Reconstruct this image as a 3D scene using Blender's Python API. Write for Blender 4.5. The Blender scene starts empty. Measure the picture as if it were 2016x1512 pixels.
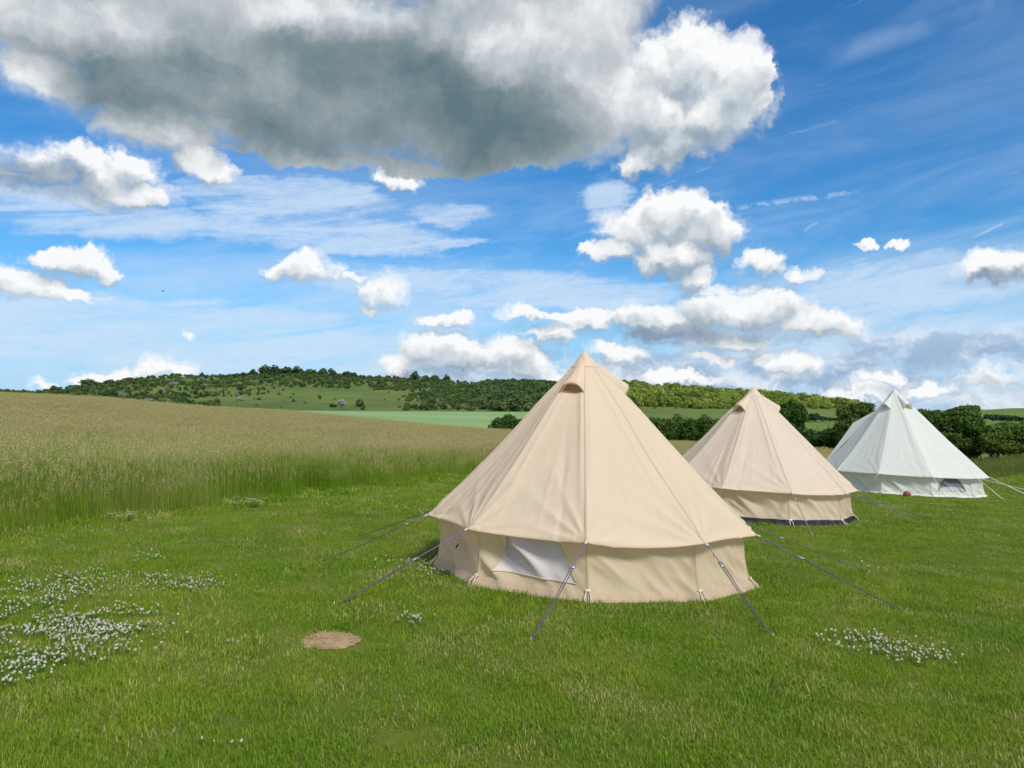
import bpy, bmesh, math, random
import numpy as np
from mathutils import Vector, noise as mnoise

random.seed(7)
rng = np.random.default_rng(11)
scene = bpy.context.scene
C = scene.collection
R = math.radians

# ------------------------------------------------------------------ camera
FOC, CX, CY, HOR, EYE = 1514.0, 1008.0, 756.0, 832.7, 1.6
PITCH = math.atan((HOR - CY) / FOC)
cam_d = bpy.data.cameras.new('camera')
cam_d.sensor_width = 36.0
cam_d.lens = FOC / 2016 * 36.0
cam_d.clip_start, cam_d.clip_end = 0.1, 8000
cam = bpy.data.objects.new('camera', cam_d)
cam.location = (0, 0, EYE)
cam.rotation_euler = (R(90) + PITCH, 0, 0)
C.objects.link(cam)
scene.camera = cam


def slope_of_row(row):
    """rise per metre of depth for a line of sight at this height in the photograph"""
    return np.tan(PITCH - np.arctan((np.asarray(row, float) - CY) / FOC))


def smooth(t):
    t = np.clip(t, 0, 1)
    return t * t * (3 - 2 * t)


# ------------------------------------------------------------------ terrain
def wobble(x, y, s, seed=0.0):
    a = np.sin(x * s * 1.0 + 1.3 + seed) * np.cos(y * s * 1.1 - .7 + seed)
    b = np.sin(x * s * 2.3 - y * s * 1.7 + 2.1 + seed * 2) * .5
    c = np.cos(x * s * 4.1 + y * s * 3.7 + 4.0 - seed) * .25
    return (a + b + c) / 1.75


CREST = ([-800, 0, 200, 400, 560, 700, 850, 1000, 1150, 1300, 1500, 1620, 1800, 1930, 2016, 2600],
         [748, 780, 787, 804, 811, 823, 837, 847, 857, 866, 876, 884, 895, 902, 893, 870])
CREST_D = ([0, 1000, 1300, 1600, 1800, 2016], [95, 92, 85, 72, 58, 54])
GRASS_H = ([0, 1700, 1850], [.72, .72, .25])
SKYLINE = ([-800, 0, 60, 110, 150, 200, 250, 300, 350, 400, 450, 500, 540, 600, 650, 700, 760, 800, 900, 960, 1000, 1040, 1100,
            1240, 1300, 1350, 1400, 1500, 1560, 1600, 1650, 1700, 1800, 1900, 2016, 2800],
           [778, 769, 773, 768, 763, 757, 749, 744, 740, 742, 741, 738, 735, 735, 738, 741, 745, 747, 753, 756, 756, 753, 760,
            765, 770, 775, 779, 786, 790, 796, 802, 807, 809, 808, 804, 795])


def terrain(x, y):
    x = np.asarray(x, float)
    y = np.asarray(y, float)
    plane = -.0426 * x - .0063 * y + .012 * wobble(x, y, 1.3)
    u = np.clip(x / np.maximum(y, 8.0), -1.2, 1.2)
    px = CX + FOC * u
    D = np.interp(px, *CREST_D)
    zc = EYE + slope_of_row(np.interp(px, *CREST)) * D - np.interp(px, *GRASS_H)
    t = smooth((y - 20) / (D - 20)) 
    near = plane * (1 - t) + zc * t
    sky = np.interp(px, *SKYLINE)
    crow = np.interp(px, *CREST)
    foot = np.interp(px, [0, 560, 1000, 1250, 1700, 2016], [806, 808, 811, 812, 814, 812])
    foot = np.maximum(foot, sky + 3)
    z1 = EYE + slope_of_row(np.maximum(crow + 6, foot + 8)) * 210
    z2 = EYE + slope_of_row(foot) * 400
    r3 = foot + (sky - foot) * .42
    r4 = foot + (sky - foot) * .8
    z3 = EYE + slope_of_row(r3) * 530
    z4 = EYE + slope_of_row(r4) * 640
    z5 = EYE + slope_of_row(sky) * 740
    ys = [D, D * 1.35, 210 + 0 * D, 400 + 0 * D, 530 + 0 * D, 640 + 0 * D, 740 + 0 * D, 900 + 0 * D, 4000 + 0 * D]
    zs = [zc, zc - 2.2, z1, z2, z3, z4, z5, z5 - 8, z5 - 120]
    far = zs[-1] + 0 * y
    for k in range(len(ys) - 1):
        tt = np.clip((y - ys[k]) / (ys[k + 1] - ys[k]), 0, 1)
        seg = zs[k] + (zs[k + 1] - zs[k]) * tt
        far = np.where((y >= ys[k]) & (y < ys[k + 1]), seg, far)
    z = np.where(y < D, near, far)
    hill = smooth((y - 420) / 120)
    return z + hill * 1.2 * wobble(x, y, .06, 1.0)


def tz(x, y):
    return float(terrain(x, y))


def find(px, row, y0=3.0, y1=1500.0, n=4000):
    """nearest point of the terrain between depths y0 and y1 seen at this place in the photograph"""
    u = (px - CX) / FOC
    ys = np.geomspace(y0, y1, n)
    zs = terrain(ys * u, ys)
    s = (zs - EYE) / ys - slope_of_row(row)
    idx = np.where((s[:-1] < 0) & (s[1:] >= 0))[0]
    k = idx[0] if len(idx) else int(np.argmin(abs(s)))
    return Vector((ys[k] * u, ys[k], float(zs[k])))


# ------------------------------------------------------------------ materials
class G:
    """small helper that wires shader nodes"""

    def __init__(self, nt):
        self.nt = nt
        self.nt.nodes.clear()

    def put(self, sock, v):
        if isinstance(v, bpy.types.NodeSocket):
            self.nt.links.new(v, sock)
        elif v is not None:
            if hasattr(sock.default_value, '__len__') and not hasattr(v, '__len__'):
                v = (v,) * len(sock.default_value)
            if hasattr(sock.default_value, '__len__') and len(v) == 3 and len(sock.default_value) == 4:
                v = (*v, 1)
            sock.default_value = v

    def node(self, t, **kw):
        n = self.nt.nodes.new(t)
        for k, v in kw.items():
            setattr(n, k, v)
        return n

    def m(self, op, a, b=None, c=None, clamp=False):
        n = self.node('ShaderNodeMath', operation=op, use_clamp=clamp)
        for s, v in zip(n.inputs, (a, b, c)):
            self.put(s, v)
        return n.outputs[0]

    def v(self, op, a, b=None, c=None, out=0):
        n = self.node('ShaderNodeVectorMath', operation=op)
        for s, v in zip(n.inputs, (a, b, c)):
            self.put(s, v)
        return n.outputs[out]

    def scale(self, a, s):
        n = self.node('ShaderNodeVectorMath', operation='SCALE')
        self.put(n.inputs[0], a)
        self.put(n.inputs[3], s)
        return n.outputs[0]

    def noise(self, vec, s, det=4, rough=.55, dist=0, out='Fac', dim='3D'):
        n = self.node('ShaderNodeTexNoise', noise_dimensions=dim)
        self.put(n.inputs['Vector'], vec)
        n.inputs['Scale'].default_value = s
        n.inputs['Detail'].default_value = det
        n.inputs['Roughness'].default_value = rough
        n.inputs['Distortion'].default_value = dist
        return n.outputs[out]

    def voro(self, vec, s, smooth_=.5):
        n = self.node('ShaderNodeTexVoronoi', feature='SMOOTH_F1', voronoi_dimensions='2D')
        self.put(n.inputs['Vector'], vec)
        n.inputs['Scale'].default_value = s
        n.inputs['Smoothness'].default_value = smooth_
        return n.outputs['Distance']

    def ss(self, x, a, b, lo=0.0, hi=1.0):
        n = self.node('ShaderNodeMapRange', interpolation_type='SMOOTHSTEP')
        for s, v in zip(n.inputs[:5], (x, a, b, lo, hi)):
            self.put(s, v)
        return n.outputs[0]

    def lin(self, x, a, b, lo=0.0, hi=1.0):
        n = self.node('ShaderNodeMapRange')
        for s, v in zip(n.inputs[:5], (x, a, b, lo, hi)):
            self.put(s, v)
        return n.outputs[0]

    def mix(self, f, a, b, typ='MIX'):
        n = self.node('ShaderNodeMix', data_type='RGBA', blend_type=typ)
        self.put(n.inputs[0], f)
        self.put(n.inputs[6], a)
        self.put(n.inputs[7], b)
        return n.outputs[2]

    def mixsh(self, f, a, b):
        n = self.node('ShaderNodeMixShader')
        self.put(n.inputs[0], f)
        self.nt.links.new(a, n.inputs[1])
        self.nt.links.new(b, n.inputs[2])
        return n.outputs[0]

    def sep(self, v):
        n = self.node('ShaderNodeSeparateXYZ')
        self.put(n.inputs[0], v)
        return n.outputs

    def comb(self, x, y, z):
        n = self.node('ShaderNodeCombineXYZ')
        for s, v in zip(n.inputs, (x, y, z)):
            self.put(s, v)
        return n.outputs[0]

    def pos(self):
        return self.node('ShaderNodeNewGeometry').outputs['Position']

    def attr(self, name, out='Fac'):
        return self.node('ShaderNodeAttribute', attribute_name=name).outputs[out]

    def bump(self, h, strength=.3, dist=.01):
        n = self.node('ShaderNodeBump')
        n.inputs['Strength'].default_value = strength
        n.inputs['Distance'].default_value = dist
        self.put(n.inputs['Height'], h)
        return n.outputs[0]

    def surf(self, sh):
        o = self.node('ShaderNodeOutputMaterial')
        self.nt.links.new(sh, o.inputs[0])

    def principled(self, col, rough=.8, nor=None, metal=0, spec=.3):
        n = self.node('ShaderNodeBsdfPrincipled')
        self.put(n.inputs['Base Color'], col)
        self.put(n.inputs['Roughness'], rough)
        n.inputs['Metallic'].default_value = metal
        n.inputs['Specular IOR Level'].default_value = spec
        if nor is not None:
            self.put(n.inputs['Normal'], nor)
        return n.outputs[0]

    def translucent(self, col, nor=None):
        n = self.node('ShaderNodeBsdfTranslucent')
        self.put(n.inputs[0], col)
        if nor is not None:
            self.put(n.inputs['Normal'], nor)
        return n.outputs[0]


def mat(name):
    m = bpy.data.materials.new(name)
    m.use_nodes = True
    return m, G(m.node_tree)


def grassmat(name, cols, straw, patch_scale=.35, straw_amt=.12, tip=None, trans=.35, rnd=.5):
    """blade material: large patches from world position, one tint per clump, one per blade (attribute b), tip colour (attribute h)"""
    m, g = mat(name)
    p = g.pos()
    n1 = g.noise(p, patch_scale, 3, .6)
    n2 = g.noise(p, patch_scale * 5, 3, .6)
    k = g.m('ADD', g.m('MULTIPLY', n1, .65), g.m('MULTIPLY', n2, .35))
    col = g.mix(g.ss(k, .36, .62), cols[0], cols[1])
    b = g.attr('b')
    oi = g.node('ShaderNodeObjectInfo').outputs['Random']
    r = g.m('ADD', g.m('MULTIPLY', b, 1 - rnd), g.m('MULTIPLY', oi, rnd))
    col = g.mix(g.m('MULTIPLY', g.ss(r, .3, .85), .75), col, cols[2])
    dry = g.m('ADD', b, g.m('MULTIPLY', g.m('SUBTRACT', g.noise(p, patch_scale * 2.2, 3, .55), .5), 1.45))
    col = g.mix(g.ss(dry, 1 - straw_amt - .04, 1 - straw_amt + .1), col, straw)
    if tip is not None:
        h = g.attr('h')
        col = g.mix(g.ss(h, tip[1], tip[2]), col, tip[0])
    d = g.principled(col, .55, spec=.25)
    g.surf(g.mixsh(trans, d, g.translucent(col)))
    return m


def canvasmat(name, col, seam, trans=.22, tcol=None, stain=.12):
    m, g = mat(name)
    p = g.node('ShaderNodeTexCoord').outputs['Object']
    uv = g.sep(g.node('ShaderNodeUVMap').outputs[0])
    big = g.noise(p, 1.3, 4, .6)
    c = g.mix(g.m('MULTIPLY', g.ss(big, .35, .75), stain), col, [x * .72 for x in col])
    s = g.m('MINIMUM', uv[0], g.m('SUBTRACT', 1.0, uv[0]))
    # flat-felled seams and hem: doubled cloth, a line of stitching either side
    edge = g.m('SUBTRACT', 1.0, g.ss(s, .010, .016))
    c = g.mix(g.m('MULTIPLY', edge, .55), c, seam)
    w = g.node('ShaderNodeTexWave', wave_type='BANDS', bands_direction='X')
    w.inputs['Scale'].default_value = 160
    w2 = g.node('ShaderNodeTexWave', wave_type='BANDS', bands_direction='Z')
    w2.inputs['Scale'].default_value = 160
    g.put(w.inputs['Vector'], p)
    g.put(w2.inputs['Vector'], p)
    crease = g.noise(g.v('MULTIPLY', p, (1, 1, .45)), 7.0, 5, .62, .8)
    h = g.m('ADD', g.m('MULTIPLY', g.m('ADD', w.outputs['Fac'], w2.outputs['Fac']), .02), g.m('MULTIPLY', crease, .9))
    nor = g.bump(g.m('ADD', h, g.m('MULTIPLY', edge, .25)), .5, .022)
    d = g.principled(c, .9, nor, spec=.1)
    g.surf(g.mixsh(trans, d, g.translucent(tcol or c)))
    return m


def plainmat(name, col, rough=.7, var=.25, scale=8, metal=0, spec=.3, trans=0):
    m, g = mat(name)
    p = g.node('ShaderNodeTexCoord').outputs['Object']
    n = g.noise(p, scale, 4, .6)
    c = g.mix(g.m('MULTIPLY', n, var * 2), col, [x * .55 for x in col])
    d = g.principled(c, rough, g.bump(n, .2, .005), metal, spec)
    g.surf(g.mixsh(trans, d, g.translucent(c)) if trans else d)
    return m


def leafmat(name, a, b, c, trans=.3, patch=.6, own=.5):
    m, g = mat(name)
    p = g.pos()
    n = g.noise(p, patch, 3, .6)
    col = g.mix(g.ss(n, .35, .65), a, b)
    bl = g.attr('b')
    oi = g.node('ShaderNodeObjectInfo').outputs['Random']
    col = g.mix(g.m('MULTIPLY', g.ss(g.m('ADD', g.m('MULTIPLY', bl, 1 - own), g.m('MULTIPLY', oi, own)), .25, .8), .85), col, c)
    d = g.principled(col, .6, spec=.2)
    g.surf(g.mixsh(trans, d, g.translucent(col)))
    return m


M = {}
M['lawn_blade'] = grassmat('lawn blade', [(.102, .205, .008), (.190, .275, .014), (.245, .360, .030)], (.52, .45, .18), .55, .085)
M['meadow_blade'] = grassmat('meadow stalk', [(.150, .280, .010), (.235, .340, .018), (.25, .365, .028)], (.46, .42, .16), .12, .10, trans=.52,
                             tip=((.46, .40, .16), .70, 1.02))
M['seed_head'] = grassmat('grass seed head', [(.47, .39, .175), (.53, .44, .195), (.50, .46, .18)], (.55, .50, .24), .12, .2, trans=.42)
M['rough_blade'] = grassmat('rough bank grass', [(.085, .150, .016), (.125, .170, .022), (.15, .20, .035)], (.30, .26, .11), .2, .15)

m, g = mat('lawn soil')
p = g.pos()
col = g.mix(g.ss(g.noise(p, .5, 5, .65), .35, .65), (.075, .115, .008), (.125, .150, .018))
col = g.mix(g.ss(g.noise(p, 14, 4, .7), .5, .72), col, (.15, .13, .06))
g.surf(g.principled(col, .95, g.bump(g.noise(p, 40, 4, .7), .6, .02), spec=.1))
M['lawn_soil'] = m

m, g = mat('meadow floor')
p = g.pos()
col = g.mix(g.ss(g.noise(p, .15, 5, .65), .35, .65), (.24, .25, .065), (.32, .29, .11))
col = g.mix(g.ss(g.noise(p, 3, 4, .7), .5, .72), col, (.13, .13, .04))
g.surf(g.principled(col, .95, g.bump(g.noise(p, 6, 4, .7), .6, .2), spec=.05))
M['meadow_floor'] = m

m, g = mat('young crop')
p = g.pos()
q = g.sep(p)
row = g.node('ShaderNodeTexWave', wave_type='BANDS', bands_direction='Y')
row.inputs['Scale'].default_value = .03
row.inputs['Distortion'].default_value = 2.0
row.inputs['Detail Scale'].default_value = .05
g.put(row.inputs['Vector'], g.v('ADD', p, g.comb(0, g.m('MULTIPLY', q[0], .12), 0)))
col = g.mix(g.ss(g.noise(g.v('MULTIPLY', p, (.25, 1, 1)), .02, 4, .6), .35, .65), (.185, .295, .110), (.235, .345, .150))
col = g.mix(g.m('MULTIPLY', g.ss(row.outputs['Fac'], .55, .9), .35), col, (.135, .235, .075))
g.surf(g.principled(col, .9, spec=.1))
M['crop'] = m

m, g = mat('down turf')
p = g.pos()
col = g.mix(g.ss(g.noise(p, .012, 5, .6), .38, .62), (.080, .124, .036), (.124, .164, .047))
col = g.mix(g.m('MULTIPLY', g.ss(g.noise(g.v('MULTIPLY', p, (.4, 1, 2)), .12, 5, .7), .5, .68), .65), col, (.045, .075, .022))
col = g.mix(g.m('MULTIPLY', g.ss(g.noise(g.v('MULTIPLY', p, (.5, 1, 1)), .05, 3, .6), .55, .7), .5), col, (.135, .15, .05))
q = g.sep(p)
# beyond the valley to the right, sunlight on the ridge painted as yellower turf
side = g.ss(g.m('DIVIDE', q[0], q[1]), .10, .24)
col = g.mix(g.m('MULTIPLY', side, .75), col, (.13, .175, .045))
g.surf(g.principled(col, .95, g.bump(g.noise(p, .5, 5, .7), .5, .8), spec=.05))
M['down_turf'] = m

M['canvas_sand'] = canvasmat('sand canvas', (.80, .645, .49), (.47, .39, .295), .36, (.86, .70, .49))
M['canvas_wall'] = canvasmat('sand canvas wall', (.79, .655, .47), (.54, .43, .30), .46, (.90, .72, .47))
M['canvas_pink'] = canvasmat('pale sand canvas', (.785, .65, .53), (.48, .40, .32), .36, (.86, .70, .50))
M['canvas_pink_wall'] = canvasmat('pale sand canvas wall', (.78, .645, .49), (.54, .43, .31), .46, (.90, .71, .48))
M['canvas_white'] = canvasmat('white canvas', (.735, .745, .70), (.82, .82, .78), .32, (.78, .78, .70))
M['canvas_white_wall'] = canvasmat('white canvas wall', (.75, .755, .69), (.62, .61, .55), .36, (.78, .76, .64))
M['flap_tan'] = canvasmat('tan mud flap', (.50, .385, .27), (.36, .27, .19), .15)
M['flap_navy'] = plainmat('navy groundsheet', (.006, .007, .017), .6, .3, 14)
M['flap_white'] = canvasmat('white mud flap', (.66, .68, .67), (.5, .5, .5), .15)
M['window_lilac'] = plainmat('lilac window cover', (.74, .685, .695), .8, .08, 6, trans=.35)
M['window_grey'] = plainmat('grey window mesh', (.155, .16, .165), .8, .2, 30)
M['window_sill'] = plainmat('pale window lining', (.42, .44, .48), .8, .15, 12)
M['cord_cream'] = plainmat('cream cord', (.66, .58, .44), .8, .2, 30)
M['rope_dark'] = plainmat('grey violet rope', (.105, .095, .135), .8, .5, 60)
M['rope_violet'] = plainmat('violet rope', (.20, .14, .30), .8, .5, 60)
M['rope_grey'] = plainmat('grey rope', (.26, .26, .27), .8, .4, 60)
M['rope_white'] = plainmat('white rope', (.72, .73, .70), .8, .2, 60)
M['slider'] = plainmat('metal slider', (.35, .34, .37), .4, .2, 40, metal=.6)
M['dark_trim'] = plainmat('dark trim', (.035, .03, .03), .6, .3, 30)
M['vent_inside'] = plainmat('vent mesh', (.36, .22, .11), .9, .3, 40)
M['bark'] = plainmat('bark', (.09, .07, .05), .9, .5, 12)
M['leaf_dark'] = leafmat('dark hedge leaf', (.026, .072, .010), (.050, .110, .014), (.085, .150, .022), .28, .9)
M['leaf_mid'] = leafmat('mid hedge leaf', (.045, .105, .012), (.080, .150, .018), (.120, .185, .030), .3, .7)
M['leaf_far'] = leafmat('far tree leaf', (.034, .072, .028), (.052, .098, .034), (.084, .136, .042), .25, .08, .8)
M['leaf_far_suntint'] = leafmat('sun-tinted woodland leaf', (.105, .180, .030), (.19, .27, .036), (.34, .40, .075), .35, .03, .8)  # sunlight on the right-hand ridge is put into this yellower leaf colour
M['leaf_scrub'] = leafmat('scrub leaf', (.060, .112, .030), (.092, .148, .038), (.138, .190, .048), .25, .05, .8)
M['leaf_pale'] = leafmat('hawthorn blossom', (.20, .25, .19), (.27, .31, .25), (.38, .41, .35), .3, .2)
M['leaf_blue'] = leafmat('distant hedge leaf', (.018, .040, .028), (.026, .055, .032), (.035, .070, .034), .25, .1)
M['petal'] = plainmat('white clover flower', (.90, .87, .76), .8, .10, 60, trans=.45)
M['petal_pink'] = plainmat('faded clover flower', (.62, .48, .40), .8, .2, 60, trans=.3)
M['clover_leaf'] = leafmat('clover leaf', (.035, .13, .014), (.05, .16, .02), (.07, .19, .03), .3, 4)
M['umbel'] = plainmat('white umbel', (.78, .78, .72), .8, .1, 60, trans=.3)
M['straw'] = leafmat('dry straw', (.42, .29, .16), (.52, .37, .21), (.62, .47, .28), .2, 9)
M['bird'] = plainmat('bird feather', (.03, .03, .035), .8, .2, 20)
m, g = mat('brown leather')
p = g.node('ShaderNodeTexCoord').outputs['Object']
col = g.mix(g.ss(g.noise(p, 14, 4, .6), .4, .65), (.22, .075, .035), (.14, .04, .02))
g.surf(g.principled(col, .45, g.bump(g.noise(p, 60, 3, .6), .3, .004)))
M['leather'] = m
m, g = mat('bare earth')
p = g.pos()
col = g.mix(g.ss(g.noise(p, 9, 5, .7), .35, .65), (.36, .235, .125), (.52, .37, .21))
col = g.mix(g.ss(g.noise(p, 45, 4, .7), .52, .7), col, (.20, .125, .06))
g.surf(g.principled(col, .95, g.bump(g.noise(p, 60, 4, .7), .8, .02), spec=.05))
M['bare_earth'] = m


# ------------------------------------------------------------------ object helpers
def mesh_from(name, verts, faces, material, parent=None, uvs=None, attrs=None, smooth_=True, coll=None):
    me = bpy.data.meshes.new(name)
    me.from_pydata([tuple(v) for v in verts], [], [tuple(f) for f in faces])
    if uvs is not None:
        lay = me.uv_layers.new(name='UVMap')
        li = np.zeros(len(me.loops), int)
        me.loops.foreach_get('vertex_index', li)
        lay.data.foreach_set('uv', np.asarray(uvs, float)[li].ravel())
    for k, vals in (attrs or {}).items():
        a = me.attributes.new(k, 'FLOAT', 'POINT')
        a.data.foreach_set('value', np.asarray(vals, float))
    mats = material if isinstance(material, list) else [material]
    for mm in mats:
        me.materials.append(mm)
    if smooth_:
        me.polygons.foreach_set('use_smooth', [True] * len(me.polygons))
    me.update()
    o = bpy.data.objects.new(name, me)
    (coll or C).objects.link(o)
    if parent is not None:
        o.parent = parent
    return o


def thing(name, label, cat, loc=(0, 0, 0), rz=0, group=None):
    o = bpy.data.objects.new(name, None)
    o.empty_display_size = .3
    C.objects.link(o)
    o.location = loc
    o.rotation_euler = (0, 0, rz)
    return tag(o, label, cat, group)


def tag(o, label, cat, group=None):
    o['label'] = label
    o['category'] = cat
    if group:
        o['group'] = group
    return o


def kind(o, k, label=None):
    o['kind'] = k
    if label:
        o['label'] = label
    return o


class MB:
    """collects geometry for one mesh"""

    def __init__(self):
        self.v, self.f, self.uv, self.b, self.h = [], [], [], [], []

    def add(self, vs, fs, b=0.5, h=None, uv=None):
        o = len(self.v)
        self.v += [tuple(x) for x in vs]
        self.f += [tuple(i + o for i in f) for f in fs]
        n = len(vs)
        self.b += [b] * n if not hasattr(b, '__len__') else list(b)
        self.h += list(h) if h is not None else [0] * n
        self.uv += list(uv) if uv is not None else [(.5, .5)] * n

    def tube(self, pts, rad, n=6, b=.5, cap=True):
        pts = [Vector(p) for p in pts]
        rad = rad if hasattr(rad, '__len__') else [rad] * len(pts)
        vs, fs = [], []
        up = Vector((0, 0, 1))
        for i, p in enumerate(pts):
            d = (pts[min(i + 1, len(pts) - 1)] - pts[max(i - 1, 0)]).normalized()
            a = d.cross(up)
            if a.length < 1e-3:
                a = d.cross(Vector((1, 0, 0)))
            a.normalize()
            c = d.cross(a)
            for k in range(n):
                t = 2 * math.pi * k / n
                vs.append(p + (a * math.cos(t) + c * math.sin(t)) * rad[i])
        for i in range(len(pts) - 1):
            for k in range(n):
                fs.append((i * n + k, i * n + (k + 1) % n, (i + 1) * n + (k + 1) % n, (i + 1) * n + k))
        if cap:
            fs.append(tuple(range(n - 1, -1, -1)))
            fs.append(tuple((len(pts) - 1) * n + k for k in range(n)))
        self.add(vs, fs, b)

    def box(self, c, half, axis=Vector((1, 0, 0))):
        axis = Vector(axis).normalized()
        side = axis.cross(Vector((0, 0, 1)))
        if side.length < 1e-3:
            side = Vector((0, 1, 0))
        side.normalize()
        up = side.cross(axis)
        vs = []
        for i in (-1, 1):
            for j in (-1, 1):
                for k in (-1, 1):
                    vs.append(Vector(c) + axis * half[0] * i + side * half[1] * j + up * half[2] * k)
        self.add(vs, [(0, 1, 3, 2), (4, 6, 7, 5), (0, 4, 5, 1), (2, 3, 7, 6), (0, 2, 6, 4), (1, 5, 7, 3)])

    def build(self, name, material, parent=None, smooth_=True, coll=None):
        return mesh_from(name, self.v, self.f, material, parent, self.uv, {'b': self.b, 'h': self.h}, smooth_, coll)


# ------------------------------------------------------------------ ground sheets
EDGE = [(-13, -12), (-8.9, 2), (-6.46, 9.7), (-4.9, 14.7), (-1.8, 24.9), (1.2, 34), (5.5, 42), (13, 46), (22, 46.5), (26, 45), (60, 42), (140, 40)]


def meadow_dist(x, y):
    """signed distance-like measure: positive inside the uncut meadow"""
    x = np.asarray(x, float)
    y = np.asarray(y, float)
    best = np.full(x.shape, 1e9)
    sgn = np.zeros(x.shape)
    for (x0, y0), (x1, y1) in zip(EDGE[:-1], EDGE[1:]):
        dx, dy = x1 - x0, y1 - y0
        L2 = dx * dx + dy * dy
        t = np.clip(((x - x0) * dx + (y - y0) * dy) / L2, 0, 1)
        d = np.hypot(x - x0 - t * dx, y - y0 - t * dy)
        s = np.sign(dx * (y - y0) - dy * (x - x0))
        upd = d < best
        best = np.where(upd, d, best)
        sgn = np.where(upd, s, sgn)
    return best * sgn


ny, nw = 260, 150
ylist = np.concatenate([np.linspace(-10, 30, 90), np.geomspace(30.4, 4000, ny - 90)])
wlist = np.linspace(-1.5, 1.5, nw)
YY, WW = np.meshgrid(ylist, wlist, indexing='ij')
XX = WW * (YY + 16)
ZZ = terrain(XX, YY)
verts = np.stack([XX, YY, ZZ], -1).reshape(-1, 3)
regions = {'lawn': [], 'meadow': [], 'crop_field': [], 'hills': []}
yc = (ylist[:-1] + ylist[1:]) / 2
for i in range(ny - 1):
    for j in range(nw - 1):
        f = (i * nw + j, i * nw + j + 1, (i + 1) * nw + j + 1, (i + 1) * nw + j)
        cx = (WW[i, j] + WW[i, j + 1]) / 2 * (yc[i] + 16)
        pxl = CX + FOC * cx / max(yc[i], 8)
        if yc[i] > 402:
            k = 'hills'
        elif yc[i] > 150:
            k = 'crop_field' if 380 < pxl < 1180 and yc[i] > 225 else 'hills'
        elif yc[i] > 40:
            k = 'meadow'
        else:
            k = 'meadow' if float(meadow_dist(cx, yc[i])) > 0 else 'lawn'
        regions[k].append(f)
for nm, mm in (('lawn', 'lawn_soil'), ('meadow', 'meadow_floor'), ('crop_field', 'crop'), ('hills', 'down_turf')):
    used = sorted({i for f in regions[nm] for i in f})
    mp = {a: b for b, a in enumerate(used)}
    o = mesh_from(nm, verts[used], [[mp[i] for i in f] for f in regions[nm]], M[mm])
    kind(o, 'structure')

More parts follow.
